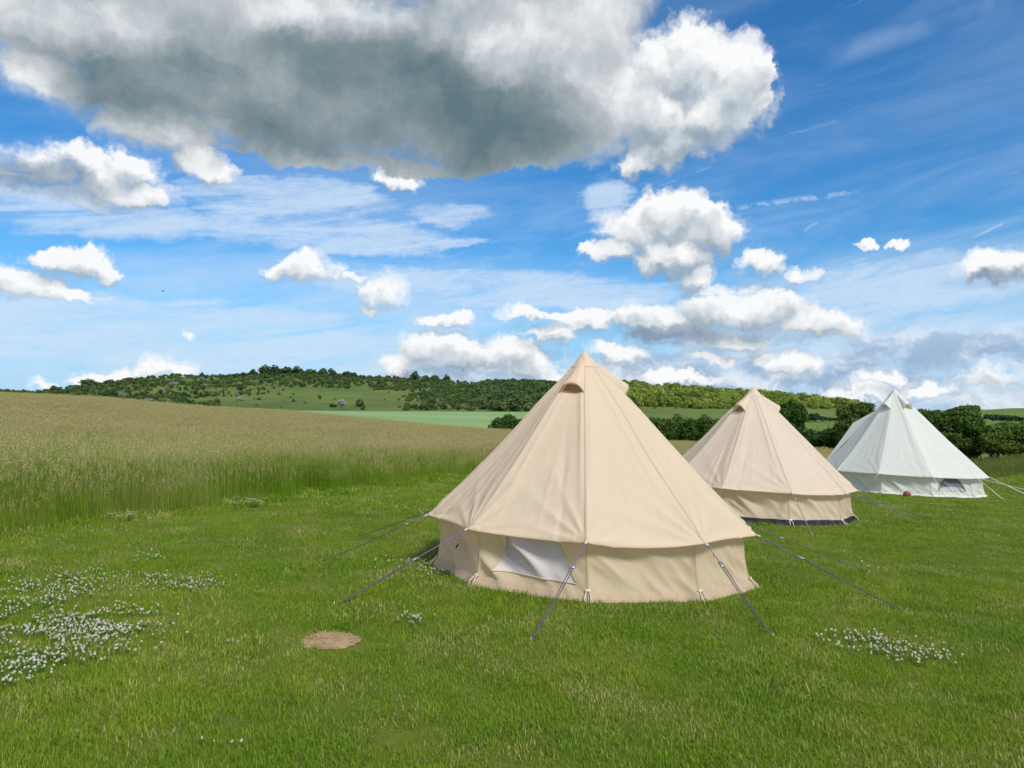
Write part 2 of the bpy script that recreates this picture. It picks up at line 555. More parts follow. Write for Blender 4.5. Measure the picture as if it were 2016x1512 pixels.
# ------------------------------------------------------------------ tents
class Tent:
    def __init__(self, name, label, x, y, Re, Rb, hw, H, th, lean, corners, mats, eave_r=None, droop=.035, group=None):
        self.x, self.y, self.z = x, y, tz(x, y)
        self.root = thing(name, label, 'tent', (x, y, self.z), 0, group)
        self.Re, self.Rb, self.hw, self.H, self.lean = Re, Rb, hw, H, lean
        self.ang = [R(a) + th for a in corners]
        self.n = len(corners)
        self.mats = mats
        self.er = eave_r or [1.0] * self.n
        self.droop = droop
        self.seed = random.random() * 50

    def pt(self, a, r, h):
        """point at bearing a from the tent's middle (0 = towards the camera), local to the root"""
        dx, dy = r * math.sin(a), -r * math.cos(a)
        tilt = -.0426 * dx - .0063 * dy
        k = 1 - min(1, max(0, (h - self.hw) / (self.H - self.hw)))
        return Vector((dx + self.lean[0] * h, dy + self.lean[1] * h, h + tilt * k))

    def ground(self, a, r, h=0.0):
        dx, dy = r * math.sin(a), -r * math.cos(a)
        return Vector((dx, dy, tz(self.x + dx, self.y + dy) - self.z + h))

    def corner(self, i, r, h):
        return self.pt(self.ang[i % self.n], r, h)

    def panel(self, i):
        a0, a1 = self.ang[i], self.ang[(i + 1) % self.n]
        if a1 < a0:
            a1 += 2 * math.pi
        return a0, a1

    def roof(self, i, s, t):
        """panel i, s across 0..1, t from peak 0 to eave 1; includes hanging folds"""
        # slim peak, then a straight slope
        tt = t
        rr = .012 + .988 * (tt - .010 * math.sin(min(1, tt / .32) * math.pi) - .020 * math.sin(math.pi * max(0, tt - .25) / .75))
        h = self.H + (self.hw - self.H) * t
        j = (i + 1) % self.n
        e0, e1 = self.er[i], self.er[j]
        p0 = self.corner(i, self.Re * rr * (1 + (e0 - 1) * t), h)
        p1 = self.corner(j, self.Re * rr * (1 + (e1 - 1) * t), h)
        p = p0.lerp(p1, s)
        mid = 4 * s * (1 - s)
        out = Vector((p.x - self.lean[0] * h, p.y - self.lean[1] * h, 0))
        out = out.normalized() if out.length > 1e-4 else Vector((0, -1, 0))
        nrm = (out * (self.H - self.hw) + Vector((0, 0, self.Re))).normalized()
        d = -.02 * mid * math.sin(math.pi * t) ** 1
        # hem droops and swells a little between the corners
        dr = self.droop[i] if hasattr(self.droop, '__len__') else self.droop
        p = p + Vector((0, 0, -dr * mid * max(0, (t - .8) / .2) ** 1.5))
        # corners are pulled out by the ropes, the hem between them hangs back
        p = p - out * (.045 * mid * max(0, (t - .7) / .3) ** 1.3)
        # folds fanning out of each corner, and long creases running down beside the seams
        L = (p0 - p1).length
        for cs, si in ((s, i), (1 - s, i + 1)):
            rho_x, rho_y = cs * L, (1 - t) * math.hypot(self.Re, self.H - self.hw)
            rho = math.hypot(rho_x, rho_y) + 1e-6
            phi = math.atan2(rho_x, rho_y)
            amp = .024 * math.exp(-rho / .42) * min(1, rho / .07)
            d += amp * (1 - 2 * abs(math.sin(phi * 6.5 + self.seed + si * 2.1)) ** .8)
            w = math.exp(-abs((cs * L - .05 - .10 * t * abs(math.sin(si * 5.1 + self.seed))) / .026) ** 1.6)
            d += (.009 if (si * 7) % 3 else .018) * w * math.sin(math.pi * min(1, t * 1.02)) * (.4 + .6 * abs(math.sin(si * 3.3 + self.seed)))
            w2 = math.exp(-abs((cs * L - .16 - .12 * t) / .04) ** 1.5)
            d -= .014 * w2 * smooth((t - .35) / .4) * (1 if (si + int(self.seed)) % 2 else .2)
        nz = mnoise.noise(Vector((p.x * 1.1, p.y * 1.1, p.z * .8 + self.seed)))
        d += .016 * nz * math.sin(math.pi * min(1, t))
        # slack pulled from the middle of the hem up towards the seam
        for k_ in range(3):
            c_ = (.25, .5, .72)[k_] + .07 * math.sin(i * 4.1 + k_ * 2 + self.seed)
            w3 = math.exp(-abs((s - c_ - .22 * (1 - t) * math.sin(i * 2.7 + k_)) * L / .024) ** 1.5)
            d += .006 * w3 * smooth((t - .45) / .3) * smooth((1.02 - t) / .12)
        return p + nrm * d

    def wall(self, i, s, t):
        """panel i of the wall, t from the ground 0 to under the eave 1"""
        a0, a1 = self.panel(i)
        re = self.Re * .925
        h = self.hw * t
        e0 = 1 + (self.er[i] - 1) * .6
        e1 = 1 + (self.er[(i + 1) % self.n] - 1) * .6
        r = self.Rb + (re - self.Rb) * t
        p0, p1 = self.pt(a0, r * e0, h), self.pt(a1, r * e1, h)
        p = p0.lerp(p1, s)
        out = Vector((p.x, p.y, 0)).normalized()
        L = (p0 - p1).length
        # slack cloth: diagonal pulls from one top corner to the opposite foot
        x, z = s * L, h
        d = 0
        env = math.sin(math.pi * s) ** .6 * math.sin(math.pi * min(1, max(0, t * .9 + .08))) ** .7
        for k, (am, fr, sl) in enumerate(((.062, 11, 1.15), (.046, 19, 1.5), (.022, 35, .85))):
            d += am * (1.0 - 2.0 * abs(math.sin(.5 * fr * (x + z * sl) + self.seed + i * 1.9 + k)) ** .75) * (.5 + .5 * math.sin(3 * x - 4 * z + i + k))
        d *= env
        d += .012 * mnoise.noise(Vector((x * 2 + i * 7, z * 3, self.seed))) * env
        bow = -.03 * math.sin(math.pi * t) * 1.0
        foot = .02 * mnoise.noise(Vector((x * 3 + i * 3, 0, self.seed + 4))) * (1 - t)
        return p + out * (d + bow + .6 * foot) + Vector((0, 0, foot * .3))

    def build_shell(self, ns=26, nt=56):
        mb = MB()
        for i in range(self.n):
            vs, uv = [], []
            for b in range(nt + 1):
                t = b / nt
                for a in range(ns + 1):
                    s = a / ns
                    vs.append(self.roof(i, s, t))
                    uv.append((s, t))
            # turned hem under the eave
            for a in range(ns + 1):
                q = self.roof(i, a / ns, 1.0)
                out = Vector((q.x, q.y, 0)).normalized()
                vs.append(q + Vector((0, 0, -.014)) - out * .002)
                uv.append((a / ns, 1))
            for a in range(ns + 1):
                q = self.roof(i, a / ns, 1.0)
                out = Vector((q.x, q.y, 0)).normalized()
                vs.append(q + Vector((0, 0, -.010)) - out * .022)
                uv.append((a / ns, 1))
            fs = []
            for b in range(nt + 2):
                for a in range(ns):
                    o = b * (ns + 1) + a
                    fs.append((o, o + ns + 1, o + ns + 2, o + 1))
            mb.add(vs, fs, uv=uv)
        mb.build('canopy', self.mats['roof'], self.root)
        mb = MB()
        for i in range(self.n):
            vs, uv = [], []
            for b in range(25):
                t = b / 24
                for a in range(ns + 1):
                    vs.append(self.wall(i, a / ns, t))
                    uv.append((a / ns, t))
            fs = [(b * (ns + 1) + a, b * (ns + 1) + a + 1, (b + 1) * (ns + 1) + a + 1, (b + 1) * (ns + 1) + a) for b in range(24) for a in range(ns)]
            mb.add(vs, fs, uv=uv)
        mb.build('wall', self.mats['wall'], self.root)
        # strip round the foot of the wall, folded out on the grass
        mb = MB()
        fh = self.mats.get('flap_h', .075)
        for i in range(self.n):
            a0, a1 = self.panel(i)
            vs, uv = [], []
            prof = [(.012, fh + .02), (.020, fh), (.034, fh * .5), (.040, .0), (.05, -.02)]
            for k, (dr, h) in enumerate(prof):
                for a in range(ns + 1):
                    s = a / ns
                    p = self.wall(i, s, max(h, 0) / self.hw)
                    out = Vector((p.x, p.y, 0)).normalized()
                    wav = .012 * mnoise.noise(Vector((s * 9 + i * 5, k * .6, self.seed + 9)))
                    zz = p.z if h >= 0 else p.z + h
                    q = Vector((p.x, p.y, zz + (wav * .8 if 0 < k < 4 or k == 0 else 0))) + out * (dr + abs(wav))
                    vs.append(q)
                    uv.append((s, .5))
            fs = [(b * (ns + 1) + a, b * (ns + 1) + a + 1, (b + 1) * (ns + 1) + a + 1, (b + 1) * (ns + 1) + a) for b in range(4) for a in range(ns)]
            mb.add(vs, fs, uv=uv)
        mb.build('mud_flap', self.mats['flap'], self.root)
        # reinforced cap over the pole
        mb = MB()
        vs, uv = [], []
        k = self.n * 4
        rows = [(0.0, .0, .045), (.0, .012, .04)]
        for b in range(7):
            t = .085 * b / 6
            for a in range(k):
                i, s = a // 4, (a % 4) / 4
                p = self.roof(i, s, t)
                h = self.H + (self.hw - self.H) * t
                c = Vector((self.lean[0] * h, self.lean[1] * h, p.z))
                q = c + (p - c) * 1.0 + (p - c).normalized() * (.006 + .002 * (b == 6))
                if b == 0:
                    q.z += .012
                vs.append(q)
                uv.append((.5, .5))
        fs = [(b * k + a, (b + 1) * k + a, (b + 1) * k + (a + 1) % k, b * k + (a + 1) % k) for b in range(6) for a in range(k)]
        fs.append(tuple(range(k)))
        mb.add(vs, fs, uv=uv)
        mb.build('peak_cap', self.mats['roof'], self.root)

    def vent(self, i, s0=.1, s1=.9, t0=.05, t1=.25, rise=.12, inner='vent_inside'):
        """hooded vent: cloth that lifts off the panel like half a cone, open at the lower end"""
        mb = MB()
        na, nb = 16, 12
        vs, uv = [], []
        a0 = Vector(self.roof(i, .5, .4)) - Vector((0, 0, 0))
        out = Vector((a0.x, a0.y, 0)).normalized()
        nrm = (out * (self.H - self.hw) + Vector((0, 0, self.Re))).normalized()
        for b in range(nb + 1):
            f = b / nb
            t = t0 + (t1 - t0) * f
            for a in range(na + 1):
                w = a / na
                s = s0 + (s1 - s0) * w
                lift = rise * (f ** 1.15) * (max(0, 1 - (2 * w - 1) ** 2)) ** .5
                vs.append(self.roof(i, s, t - .020 * f * (1 - (2 * w - 1) ** 2)) + nrm * (lift + .004))
                uv.append((.5, .5))
        # rim roll
        for a in range(na + 1):
            vs.append(vs[nb * (na + 1) + a] - nrm * .012 + Vector((0, 0, -.010)))
            uv.append((.5, .5))
        for a in range(na + 1):
            vs.append(vs[nb * (na + 1) + a] - nrm * .02 + Vector((0, 0, .012)))
            uv.append((.5, .5))
        fs = [(b * (na + 1) + a, (b + 1) * (na + 1) + a, (b + 1) * (na + 1) + a + 1, b * (na + 1) + a + 1) for b in range(nb + 2) for a in range(na)]
        mb.add(vs, fs, uv=uv)
        hood = mb.build('vent_hood', self.mats['roof'], self.root)
        mb = MB()
        vs = []
        for b in range(5):
            t = t1 - .05 + .048 * b / 4
            for a in range(9):
                s = s0 + .1 + (s1 - s0 - .2) * a / 8
                vs.append(self.roof(i, s, t) + nrm * .007)
        fs = [(b * 9 + a, (b + 1) * 9 + a, (b + 1) * 9 + a + 1, b * 9 + a + 1) for b in range(4) for a in range(8)]
        mb.add(vs, fs)
        mb.build('vent_mesh', M[inner], hood)

    def window(self, i, s0, s1, t0, t1, material, skew=0.0, sill=None, pw_=2.2, ex=.62):
        """D-shaped window set into the wall; a mesh a few millimetres proud of the cloth"""
        na, nb = 30, 14

        def pos(a, b, off):
            w = a
            top = min(1.0, t0 + (t1 - t0) * max(0, 1 - abs(2 * w - 1) ** pw_) ** ex)
            s = s0 + (s1 - s0) * w
            t = t0 + (top - t0) * b + skew * (w - .5) * (1 - b)
            p = self.wall(i, s, t)
            out = Vector((p.x, p.y, 0)).normalized()
            return p + out * off
        mb = MB()
        vs = [pos(a / na, b / nb, .006) for b in range(nb + 1) for a in range(na + 1)]
        fs = [(b * (na + 1) + a, b * (na + 1) + a + 1, (b + 1) * (na + 1) + a + 1, (b + 1) * (na + 1) + a) for b in range(nb) for a in range(na)]
        mb.add(vs, fs)
        win = mb.build('window', material, self.root)
        mb = MB()
        mb.tube([pos(a / na, 1, .008) for a in range(na + 1)], .006, 5)
        mb.tube([pos(a / na, 0, .008) for a in range(na + 1)], .006, 5)
        mb.build('window_binding', self.mats['wall'], win)
        if sill:
            mb = MB()
            vs = [pos(.06 + .88 * a / na, .02 + .30 * b / 4, .011) for b in range(5) for a in range(na + 1)]
            fs = [(b * (na + 1) + a, b * (na + 1) + a + 1, (b + 1) * (na + 1) + a + 1, (b + 1) * (na + 1) + a) for b in range(4) for a in range(na)]
            mb.add(vs, fs)
            mb.build('window_lining', sill, win)

    def guy(self, i, peg, slide=.3, rope='rope_dark', top='rope_violet', rad=.0045, gap=.014, tab=True, slider=True):
        """guy rope from eave corner i to a peg (world point): single line to the slider, doubled below it"""
        a = self.roof(i, 0.0, 1.0)
        out = Vector((a.x, a.y, 0)).normalized()
        peg = Vector(peg) - Vector((self.x, self.y, self.z))
        start = a + out * .035 + Vector((0, 0, -.018))
        sl = start.lerp(peg, slide)
        d = (peg - start).normalized()
        side = d.cross(Vector((0, 0, 1))).normalized()
        mb = MB()
        for sgn in (-1, 1):
            pts = []
            for k in range(9):
                f = k / 8
                q = sl.lerp(peg, f) + side * sgn * gap * (1 - f * .75)
                q.z -= .012 * math.sin(math.pi * f)
                pts.append(q)
            mb.tube(pts, rad, 6)
        rope_o = mb.build('guy_rope', M[rope], self.root)
        mb = MB()
        mb.tube([start, start.lerp(sl, .5) + Vector((0, 0, -.004)), sl], rad * 1.1, 6)
        mb.tube([start + side * .01, start.lerp(sl, .45), start.lerp(sl, .46) + Vector((0, 0, -.03)) - d * .015], rad, 5)
        mb.build('rope_knot_line', M[top], rope_o)
        if slider:
            mb = MB()
            mb.box(sl, (.035, gap * 1.25, .006), d)
            mb.tube([sl - d * .03 + side * .02, sl - d * .06 + Vector((0, 0, -.03))], .004, 5)
            mb.build('slider', M['slider'] if rope != 'rope_white' else M['cord_cream'], rope_o)
        mb = MB()
        mb.tube([peg + Vector((0, 0, -.05)), peg + Vector((0, 0, .03)) - d * .02 * 0 + Vector(out) * .015], .005, 6)
        mb.build('peg', M['slider'], rope_o)
        if tab:
            mb = MB()
            mb.box(a + out * .018 + Vector((0, 0, -.010)), (.024, .011, .006), out + Vector((0, 0, -.45)))
            mb.build('eave_loop', M['petal'], self.root)

    def foot_loop(self, i, mat_='cord_cream', reach=.10):
        a = self.ang[i]
        p = self.wall(i, 0.0, .17)
        out = Vector((p.x, p.y, 0)).normalized()
        side = out.cross(Vector((0, 0, 1)))
        mb = MB()
        for sg in (-1, 1):
            e = self.ground(a, math.hypot(p.x, p.y) + reach, -.01) + side * sg * .018
            mb.tube([p + out * .012 + side * sg * .012, p.lerp(e, .5) + out * .025 + side * sg * .022, e], .0055, 5)
        mb.box(p + out * .012, (.006, .028, .016), out)
        mb.build('peg_loop', M[mat_], self.root)


DEC = [-112, -76, -40, -4, 32, 68, 104, 140, 176, 212]
tA = Tent('bell_tent', 'large sand coloured bell tent in front, with lilac window panel and violet guy ropes',
          .939, 9.145, 1.931, 1.843, .574, 2.525, R(-3.8), (-.0275, .002),
          [-113.5, -75.8, -41.5, -3.2, 32.8, 66.5, 104, 140, 176, 212],
          dict(roof=M['canvas_sand'], wall=M['canvas_wall'], flap=M['flap_tan'], flap_h=.07), [1.03, .995, 1, 1, 1, .985, 1, 1, 1, 1], [.0, .005, .03, .055, .0, .02, .02, .02, .02, .0],
          'bell tents pitched on the lawn')
tA.build_shell(54, 100)
tA.vent(2, .05, .98)
tA.vent(5, .12, .88)
tA.window(2, .15, .90, .27, 1.75, M['window_lilac'], skew=-.04, pw_=1.15, ex=.95)
ZG = {}


def P(px, row):
    return find(px, row, 3, 60)


for i, (px, row), sl in ((0, (705, 1056), .25), (1, (640, 1104), .18), (2, (665, 1190), .42), (3, (1045, 1262), .27), (4, (1512, 1253), .24),
                         (5, (1772, 1203), .30), (6, (1702, 1126), .3)):
    tA.guy(i, P(px, row), sl)
for i in range(0, 7):
    tA.foot_loop(i)
mb = MB()
for k in range(1):
    q0, q1 = tA.wall(1, .45, .62), tA.wall(1, .38, .38)
    out = Vector((q0.x, q0.y, 0)).normalized()
    mb.tube([q0 + out * .01, q0.lerp(q1, .5) + out * .014, q1 + out * .01], [.004, .009, .004], 6)
mb.build('zip_pull', M['dark_trim'], tA.root)

tB = Tent('bell_tent', 'middle bell tent of pale sand canvas standing on a navy groundsheet strip',
          5.122, 16.463, 2.072, 2.0, .62, 2.675, R(6.2), (.019, -.002), DEC,
          dict(roof=M['canvas_pink'], wall=M['canvas_pink_wall'], flap=M['flap_navy'], flap_h=.085), None, [.0, .0, .01, .03, .012, .0, .02, .02, .02, .0], 'bell tents pitched on the lawn')
tB.build_shell(40, 80)
tB.vent(1, .06, .97, rise=.16)
tB.vent(5, .08, .92, rise=.16)
for i, (px, row), sl in ((3, (1594, 1052), .12), (5, (1800, 1028), .32), (6, (1760, 1000), .4), (4, (1812, 1022), .4)):
    tB.guy(i, P(px, row), sl, 'rope_grey', 'rope_grey', .0045)
for i in range(2, 7):
    tB.foot_loop(i, 'rope_white')
# pale strip of the turned-back door seam at the right end of the wall
mb = MB()
vs = [tB.wall(5, s, t) + Vector((tB.wall(5, s, t).x, tB.wall(5, s, t).y, 0)).normalized() * .006 for t in np.linspace(.08, .97, 10) for s in (.02, .12, .22)]
fs = [(b * 3 + a, b * 3 + a + 1, b * 3 + a + 4, b * 3 + a + 3) for b in range(9) for a in range(2)]
mb.add(vs, fs)
mb.build('door_seam', M['window_lilac'], tB.root)

tC = Tent('bell_tent', 'white bell tent furthest right with a dark grey window and white guy ropes',
          13.627, 26.943, 2.55, 2.43, .66, 3.56, R(-26.5), (-.054, .015),
          [-87, -51, -15.5, 20, 55, 93, 129, 165, 201, 237],
          dict(roof=M['canvas_white'], wall=M['canvas_white_wall'], flap=M['flap_white'], flap_h=.06), [1.06, 1, 1, 1, 1.02, 1.04, 1, 1, 1, 1.0], .02,
          'bell tents pitched on the lawn')
tC.build_shell(30, 60)
tC.vent(1, .04, .97, .04, .24, .20, 'cord_cream')
tC.vent(3, .04, .97, .04, .24, .22, 'cord_cream')
tC.window(3, .16, .86, .32, 1.0, M['window_grey'], sill=M['window_sill'])
for i, (px, row), sl in ((2, (1695, 969), .8), (3, (1857, 980), .8), (4, (1972, 985), .5), (5, (2040, 985), .3), (6, (2050, 972), .3), (1, (1640, 962), .7)):
    tC.guy(i, P(px, row), sl, 'rope_white', 'rope_white', .007, .02, slider=i in (4, 5, 6))
for i in range(1, 6):
    tC.foot_loop(i, 'rope_white')


def door_awning(t, i, tp, outw, material):
    """A-frame entrance: the door panel is lifted off the slope to a short ridge"""
    mb = MB()
    base = t.roof(i, .5, tp)
    out = Vector((base.x, base.y, 0)).normalized()
    peak = base + out * outw
    top = t.roof(i, .5, tp * .55) 
    lf, rt = t.roof(i, .02, .98), t.roof(i, .98, .98)
    vs, fs = [], []
    n = 10
    for a, e in ((lf, 0), (rt, 1)):
        o = len(vs)
        for b in range(n + 1):
            f = b / n
            rid = top.lerp(peak, f)
            edge = t.roof(i, .48 if not e else .52, tp * .55).lerp(a, f)
            for c in range(n + 1):
                g_ = c / n
                q = rid.lerp(edge, g_)
                q.z -= .03 * math.sin(math.pi * g_) * f
                vs.append(q)
        fs += [(o + b * (n + 1) + c, o + (b + 1) * (n + 1) + c, o + (b + 1) * (n + 1) + c + 1, o + b * (n + 1) + c + 1) for b in range(n) for c in range(n)]
    mb.add(vs, fs)
    mb.build('door_porch', material, t.root)


door_awning(tC, 9, .40, .52, M['canvas_white'])
door_awning(tA, 9, .42, .25, M['canvas_sand'])

# ------------------------------------------------------------------ sky and light
SUN_EL, SUN_AZ = R(44), R(148)      # bearing clockwise from the view direction: behind the camera, over the right shoulder
world = bpy.data.worlds.new('World')
scene.world = world
world.use_nodes = True
g = G(world.node_tree)
SKY = 0.10
sky = g.node('ShaderNodeTexSky', sky_type='NISHITA')
sky.sun_disc = False
sky.sun_elevation = SUN_EL
sky.sun_rotation = SUN_AZ
sky.air_density = 1.0
sky.dust_density = .4
sky.ozone_density = 2.2
dirv = g.v('NORMALIZE', g.node('ShaderNodeTexCoord').outputs['Generated'])
dx, dy, dz = g.sep(dirv)
az = g.m('ARCTAN2', dx, dy)
el = g.m('ARCSINE', dz)
ang = g.comb(az, el, 0)


def ae(px, row):
    """bearing and elevation of a spot in the sky"""
    x, z = (px - CX) / FOC, -(row - CY) / FOC
    v = Vector((x, math.cos(PITCH) - z * math.sin(PITCH), math.sin(PITCH) + z * math.cos(PITCH)))
    return math.atan2(v.x, v.y), math.asin(v.z / v.length)


def field(vec, blobs, scaled=True):
    """height field of rounded blobs (px, row, rx, ry) on the sky"""
    out = None
    for bl in blobs:
        a, e = ae(bl[0], bl[1])
        rx, ry = bl[2] / FOC * math.cos(a) ** 1.5 * 1.1, bl[3] / FOC
        q = g.v('MULTIPLY_ADD', vec, (1 / rx, 1 / ry, 0), (-a / rx, -e / ry, 0))
        d2 = g.v('DOT_PRODUCT', q, q, out=1)
        amp = max((min(rx, ry) * 14) ** .5, .44) if scaled else 1.0
        h = g.m('MULTIPLY_ADD', d2, -amp, amp)
        out = h if out is None else g.m('MAXIMUM', out, h)
    return out


CUMULUS = [
    # upper right tower leaning off the grey sheet
    (1352, 145, 108, 90), (1440, 165, 76, 84), (1400, 210, 100, 78), (1290, 215, 95, 95), (1235, 205, 55, 66), (1330, 275, 90, 50), (1258, 322, 40, 26), (1195, 235, 50, 50),
    # middle
    (1330, 432, 70, 56), (1265, 455, 84, 48), (1392, 455, 62, 54), (1215, 490, 78, 24), (1318, 502, 84, 38), (1352, 542, 40, 24),
    # long low one
    (1415, 612, 92, 54), (1500, 614, 92, 50), (1595, 640, 94, 30), (1660, 648, 46, 24), (1278, 622, 64, 38), (1345, 645, 110, 36), (1450, 665, 150, 24),
    (1165, 630, 70, 24), (1085, 652, 70, 24), (1030, 615, 44, 16), (885, 628, 58, 18), (1120, 612, 90, 12),
    # row over the hill
    (845, 696, 60, 42), (905, 704, 70, 46), (985, 700, 60, 40), (785, 722, 56, 28), (1045, 722, 66, 36), (1090, 736, 50, 22), (1225, 706, 68, 22), (1180, 694, 36, 18),
    (1560, 718, 58, 26), (1505, 700, 36, 14), (1400, 706, 50, 12), (1690, 772, 56, 15), (1832, 776, 50, 17), (1965, 748, 66, 22), (1740, 742, 40, 12), (1330, 745, 70, 14),
    # left
    (138, 512, 66, 30), (190, 526, 34, 22), (50, 556, 82, 26), (10, 542, 54, 22), (108, 578, 70, 16), (604, 526, 86, 25), (690, 548, 30, 10), (750, 575, 46, 29), (733, 604, 26, 16),
    (1506, 516, 42, 25), (1590, 536, 32, 15), (1690, 484, 20, 6), (1756, 486, 20, 7),
    (205, 335, 74, 40), (150, 308, 66, 22), (255, 380, 72, 30), (180, 388, 90, 22), (60, 318, 80, 26), (30, 352, 110, 34), (110, 348, 100, 34), (205, 356, 90, 42), (250, 330, 60, 34),
    (330, 727, 46, 19), (300, 737, 36, 12), (214, 744, 54, 16), (160, 751, 36, 11), (70, 759, 34, 9), (365, 660, 14, 6),
    (778, 352, 38, 24), (1955, 530, 72, 24), (2030, 516, 56, 28), (420, 338, 42, 24)]


def n2(vec, s, det=4, rough=.55, dist=0, out='Fac'):
    return g.noise(vec, s, det, rough, dist, out, '2D')


wn = n2(ang, 13, 4, .6, 0, 'Color')
warp = g.v('MULTIPLY', g.v('SUBTRACT', wn, (.5, .5, .5)), (.060, .042, 0))
wn2 = n2(ang, 62, 3, .62, 0, 'Color')
warp = g.v('ADD', warp, g.v('MULTIPLY', g.v('SUBTRACT', wn2, (.5, .5, .5)), (.016, .014, 0)))
pw = g.v('ADD', ang, warp)
LDIR = (.004, .0165, 0)
pw1 = g.v('ADD', pw, LDIR)
b1a, b1b = g.voro(pw, 24, .6), g.voro(pw1, 24, .6)
b2a, b2b = g.voro(pw, 60, .6), g.voro(g.v('ADD', pw, (.002, .007, 0)), 60, .6)
fz = n2(ang, 120, 4, .65)
BL0 = g.m('MULTIPLY_ADD', fz, .36, g.m('MULTIPLY_ADD', b2a, -.18, g.m('MULTIPLY_ADD', b1a, -.36, .02)))
# how much each billow turns to the light
RB = g.m('ADD', g.m('MULTIPLY', g.m('SUBTRACT', b1b, b1a), .42), g.m('MULTIPLY', g.m('SUBTRACT', b2b, b2a), .15))
low = n2(ang, 17, 5, .6)
lowf = g.m('MULTIPLY', g.m('SUBTRACT', low, .5), .75)
softn = n2(ang, 9, 3, .5)
# clouds standing in the shade of others: the left-hand group and the small ones at the far right
GLOOM = [(55, 345, 140, 40), (1985, 545, 90, 20), (1300, 662, 120, 20), (880, 738, 110, 12)]
gloom = g.m('MULTIPLY', g.ss(field(pw, GLOOM, False), -.5, 1.0), .55)


def cumulus(blobs):
    base0, base1 = field(pw, blobs), field(pw1, blobs)
    H0 = g.m('ADD', base0, BL0)
    relief = g.m('MULTIPLY_ADD', g.m('SUBTRACT', base0, base1), .85, RB)
    # crisp heads, frayed and vaporous where the cloud thins
    soft = g.m('MULTIPLY_ADD', softn, .80, -.10)
    soft = g.m('ADD', soft, g.m('MULTIPLY', g.m('MAXIMUM', g.m('MULTIPLY', relief, -1.0), 0), .9))
    alpha = g.m('MULTIPLY', g.ss(H0, -.06, g.m('MAXIMUM', soft, .20)), .97)
    mist = g.m('MULTIPLY', g.ss(H0, -.34, .16), g.m('MULTIPLY', g.ss(low, .34, .62), .62))
    alpha = g.m('MAXIMUM', alpha, mist)
    big = g.ss(base0, .1, .62)
    under = g.ss(g.m('SUBTRACT', base1, base0), -.02, .20)
    lum = g.m('MULTIPLY_ADD', relief, 1.0, .76)
    lum = g.m('ADD', lum, lowf)
    lum = g.m('SUBTRACT', lum, g.m('ADD', g.m('MULTIPLY', big, .12), g.m('MULTIPLY', under, .16)))
    lum = g.m('SUBTRACT', lum, gloom)
    lum = g.m('MAXIMUM', g.m('MINIMUM', lum, 1.0), .0)
    ramp = g.node('ShaderNodeValToRGB')
    e = ramp.color_ramp.elements
    e[0].position, e[0].color = 0.0, (.22, .29, .385, 1)
    e[1].position, e[1].color = 1.0, (.84, .845, .85, 1)
    for ps, cc in ((.36, (.35, .415, .48)), (.70, (.60, .64, .67))):
        x = e.new(ps)
        x.color = (*cc, 1)
    g.put(ramp.inputs[0], lum)
    return alpha, ramp.outputs[0]


# the wide grey sheet overhead
SHEET = [(560, 110, 640, 165), (850, 206, 380, 104), (240, 40, 380, 92), (1050, 70, 200, 150), (640, 232, 330, 84), (300, 165, 170, 62),
         (1110, 190, 120, 110), (980, 290, 170, 46), (1130, 20, 140, 70), (60, 125, 110, 44), (330, 265, 120, 46), (400, 325, 60, 34), (30, 20, 200, 70),
         (500, -260, 900, 240), (640, 320, 90, 26), (700, 318, 260, 16), (960, 330, 110, 16)]
wq = n2(ang, 4.5, 6, .62, 0, 'Color')
pq = g.v('ADD', ang, g.v('MULTIPLY', g.v('SUBTRACT', wq, (.5, .5, .5)), (.15, .10, 0)))
pq = g.v('ADD', pq, g.scale(warp, .5))
S0 = field(pq, SHEET, False)
fine = n2(g.v('MULTIPLY', ang, (1, 1.5, 1)), 8, 6, .6, .4)
Sd = g.m('ADD', S0, g.m('MULTIPLY_ADD', fine, 1.45, -.78))
s_alpha = g.ss(Sd, -.32, .58)
DARK = [(690, 250, 340, 62), (900, 250, 230, 68), (560, 190, 330, 66), (300, 180, 170, 60), (720, 130, 230, 60)]
S_dark = g.m('MAXIMUM', field(pq, DARK, False), -1.7)
depth = g.m('MULTIPLY_ADD', g.ss(S_dark, -1.6, 1.0), .52, .30)
fine2 = n2(g.v('MULTIPLY', pq, (1, 1.3, 1)), 5, 5, .56, .3)
depth = g.m('ADD', depth, g.m('MULTIPLY', g.m('SUBTRACT', fine2, .5), 1.15))
depth = g.m('ADD', depth, g.m('MULTIPLY', g.m('SUBTRACT', low, .5), .42))
# the sunlit shoulder on its right-hand side
depth = g.m('SUBTRACT', depth, g.m('MULTIPLY', g.ss(az, .05, .15), .02))
LIT = [(1225, 200, 60, 50), (985, 90, 80, 60), (40, 140, 110, 40), (120, 30, 200, 40), (330, 255, 120, 30), (420, 330, 60, 30), (640, 20, 120, 30)]
depth = g.m('SUBTRACT', depth, g.m('MULTIPLY', g.ss(field(pq, LIT, False), -1.0, 1.0), .26))
depth = g.m('MINIMUM', g.m('MAXIMUM', depth, 0), 1)
ramp2 = g.node('ShaderNodeValToRGB')
e = ramp2.color_ramp.elements
e[0].position, e[0].color = 0.0, (.74, .76, .77, 1)
e[1].position, e[1].color = 1.0, (.105, .168, .195, 1)
for ps, cc in ((.22, (.49, .53, .56)), (.45, (.32, .37, .395)), (.72, (.19, .248, .275))):
    x = e.new(ps)
    x.color = (*cc, 1)
g.put(ramp2.inputs[0], depth)
s_col = ramp2.outputs[0]

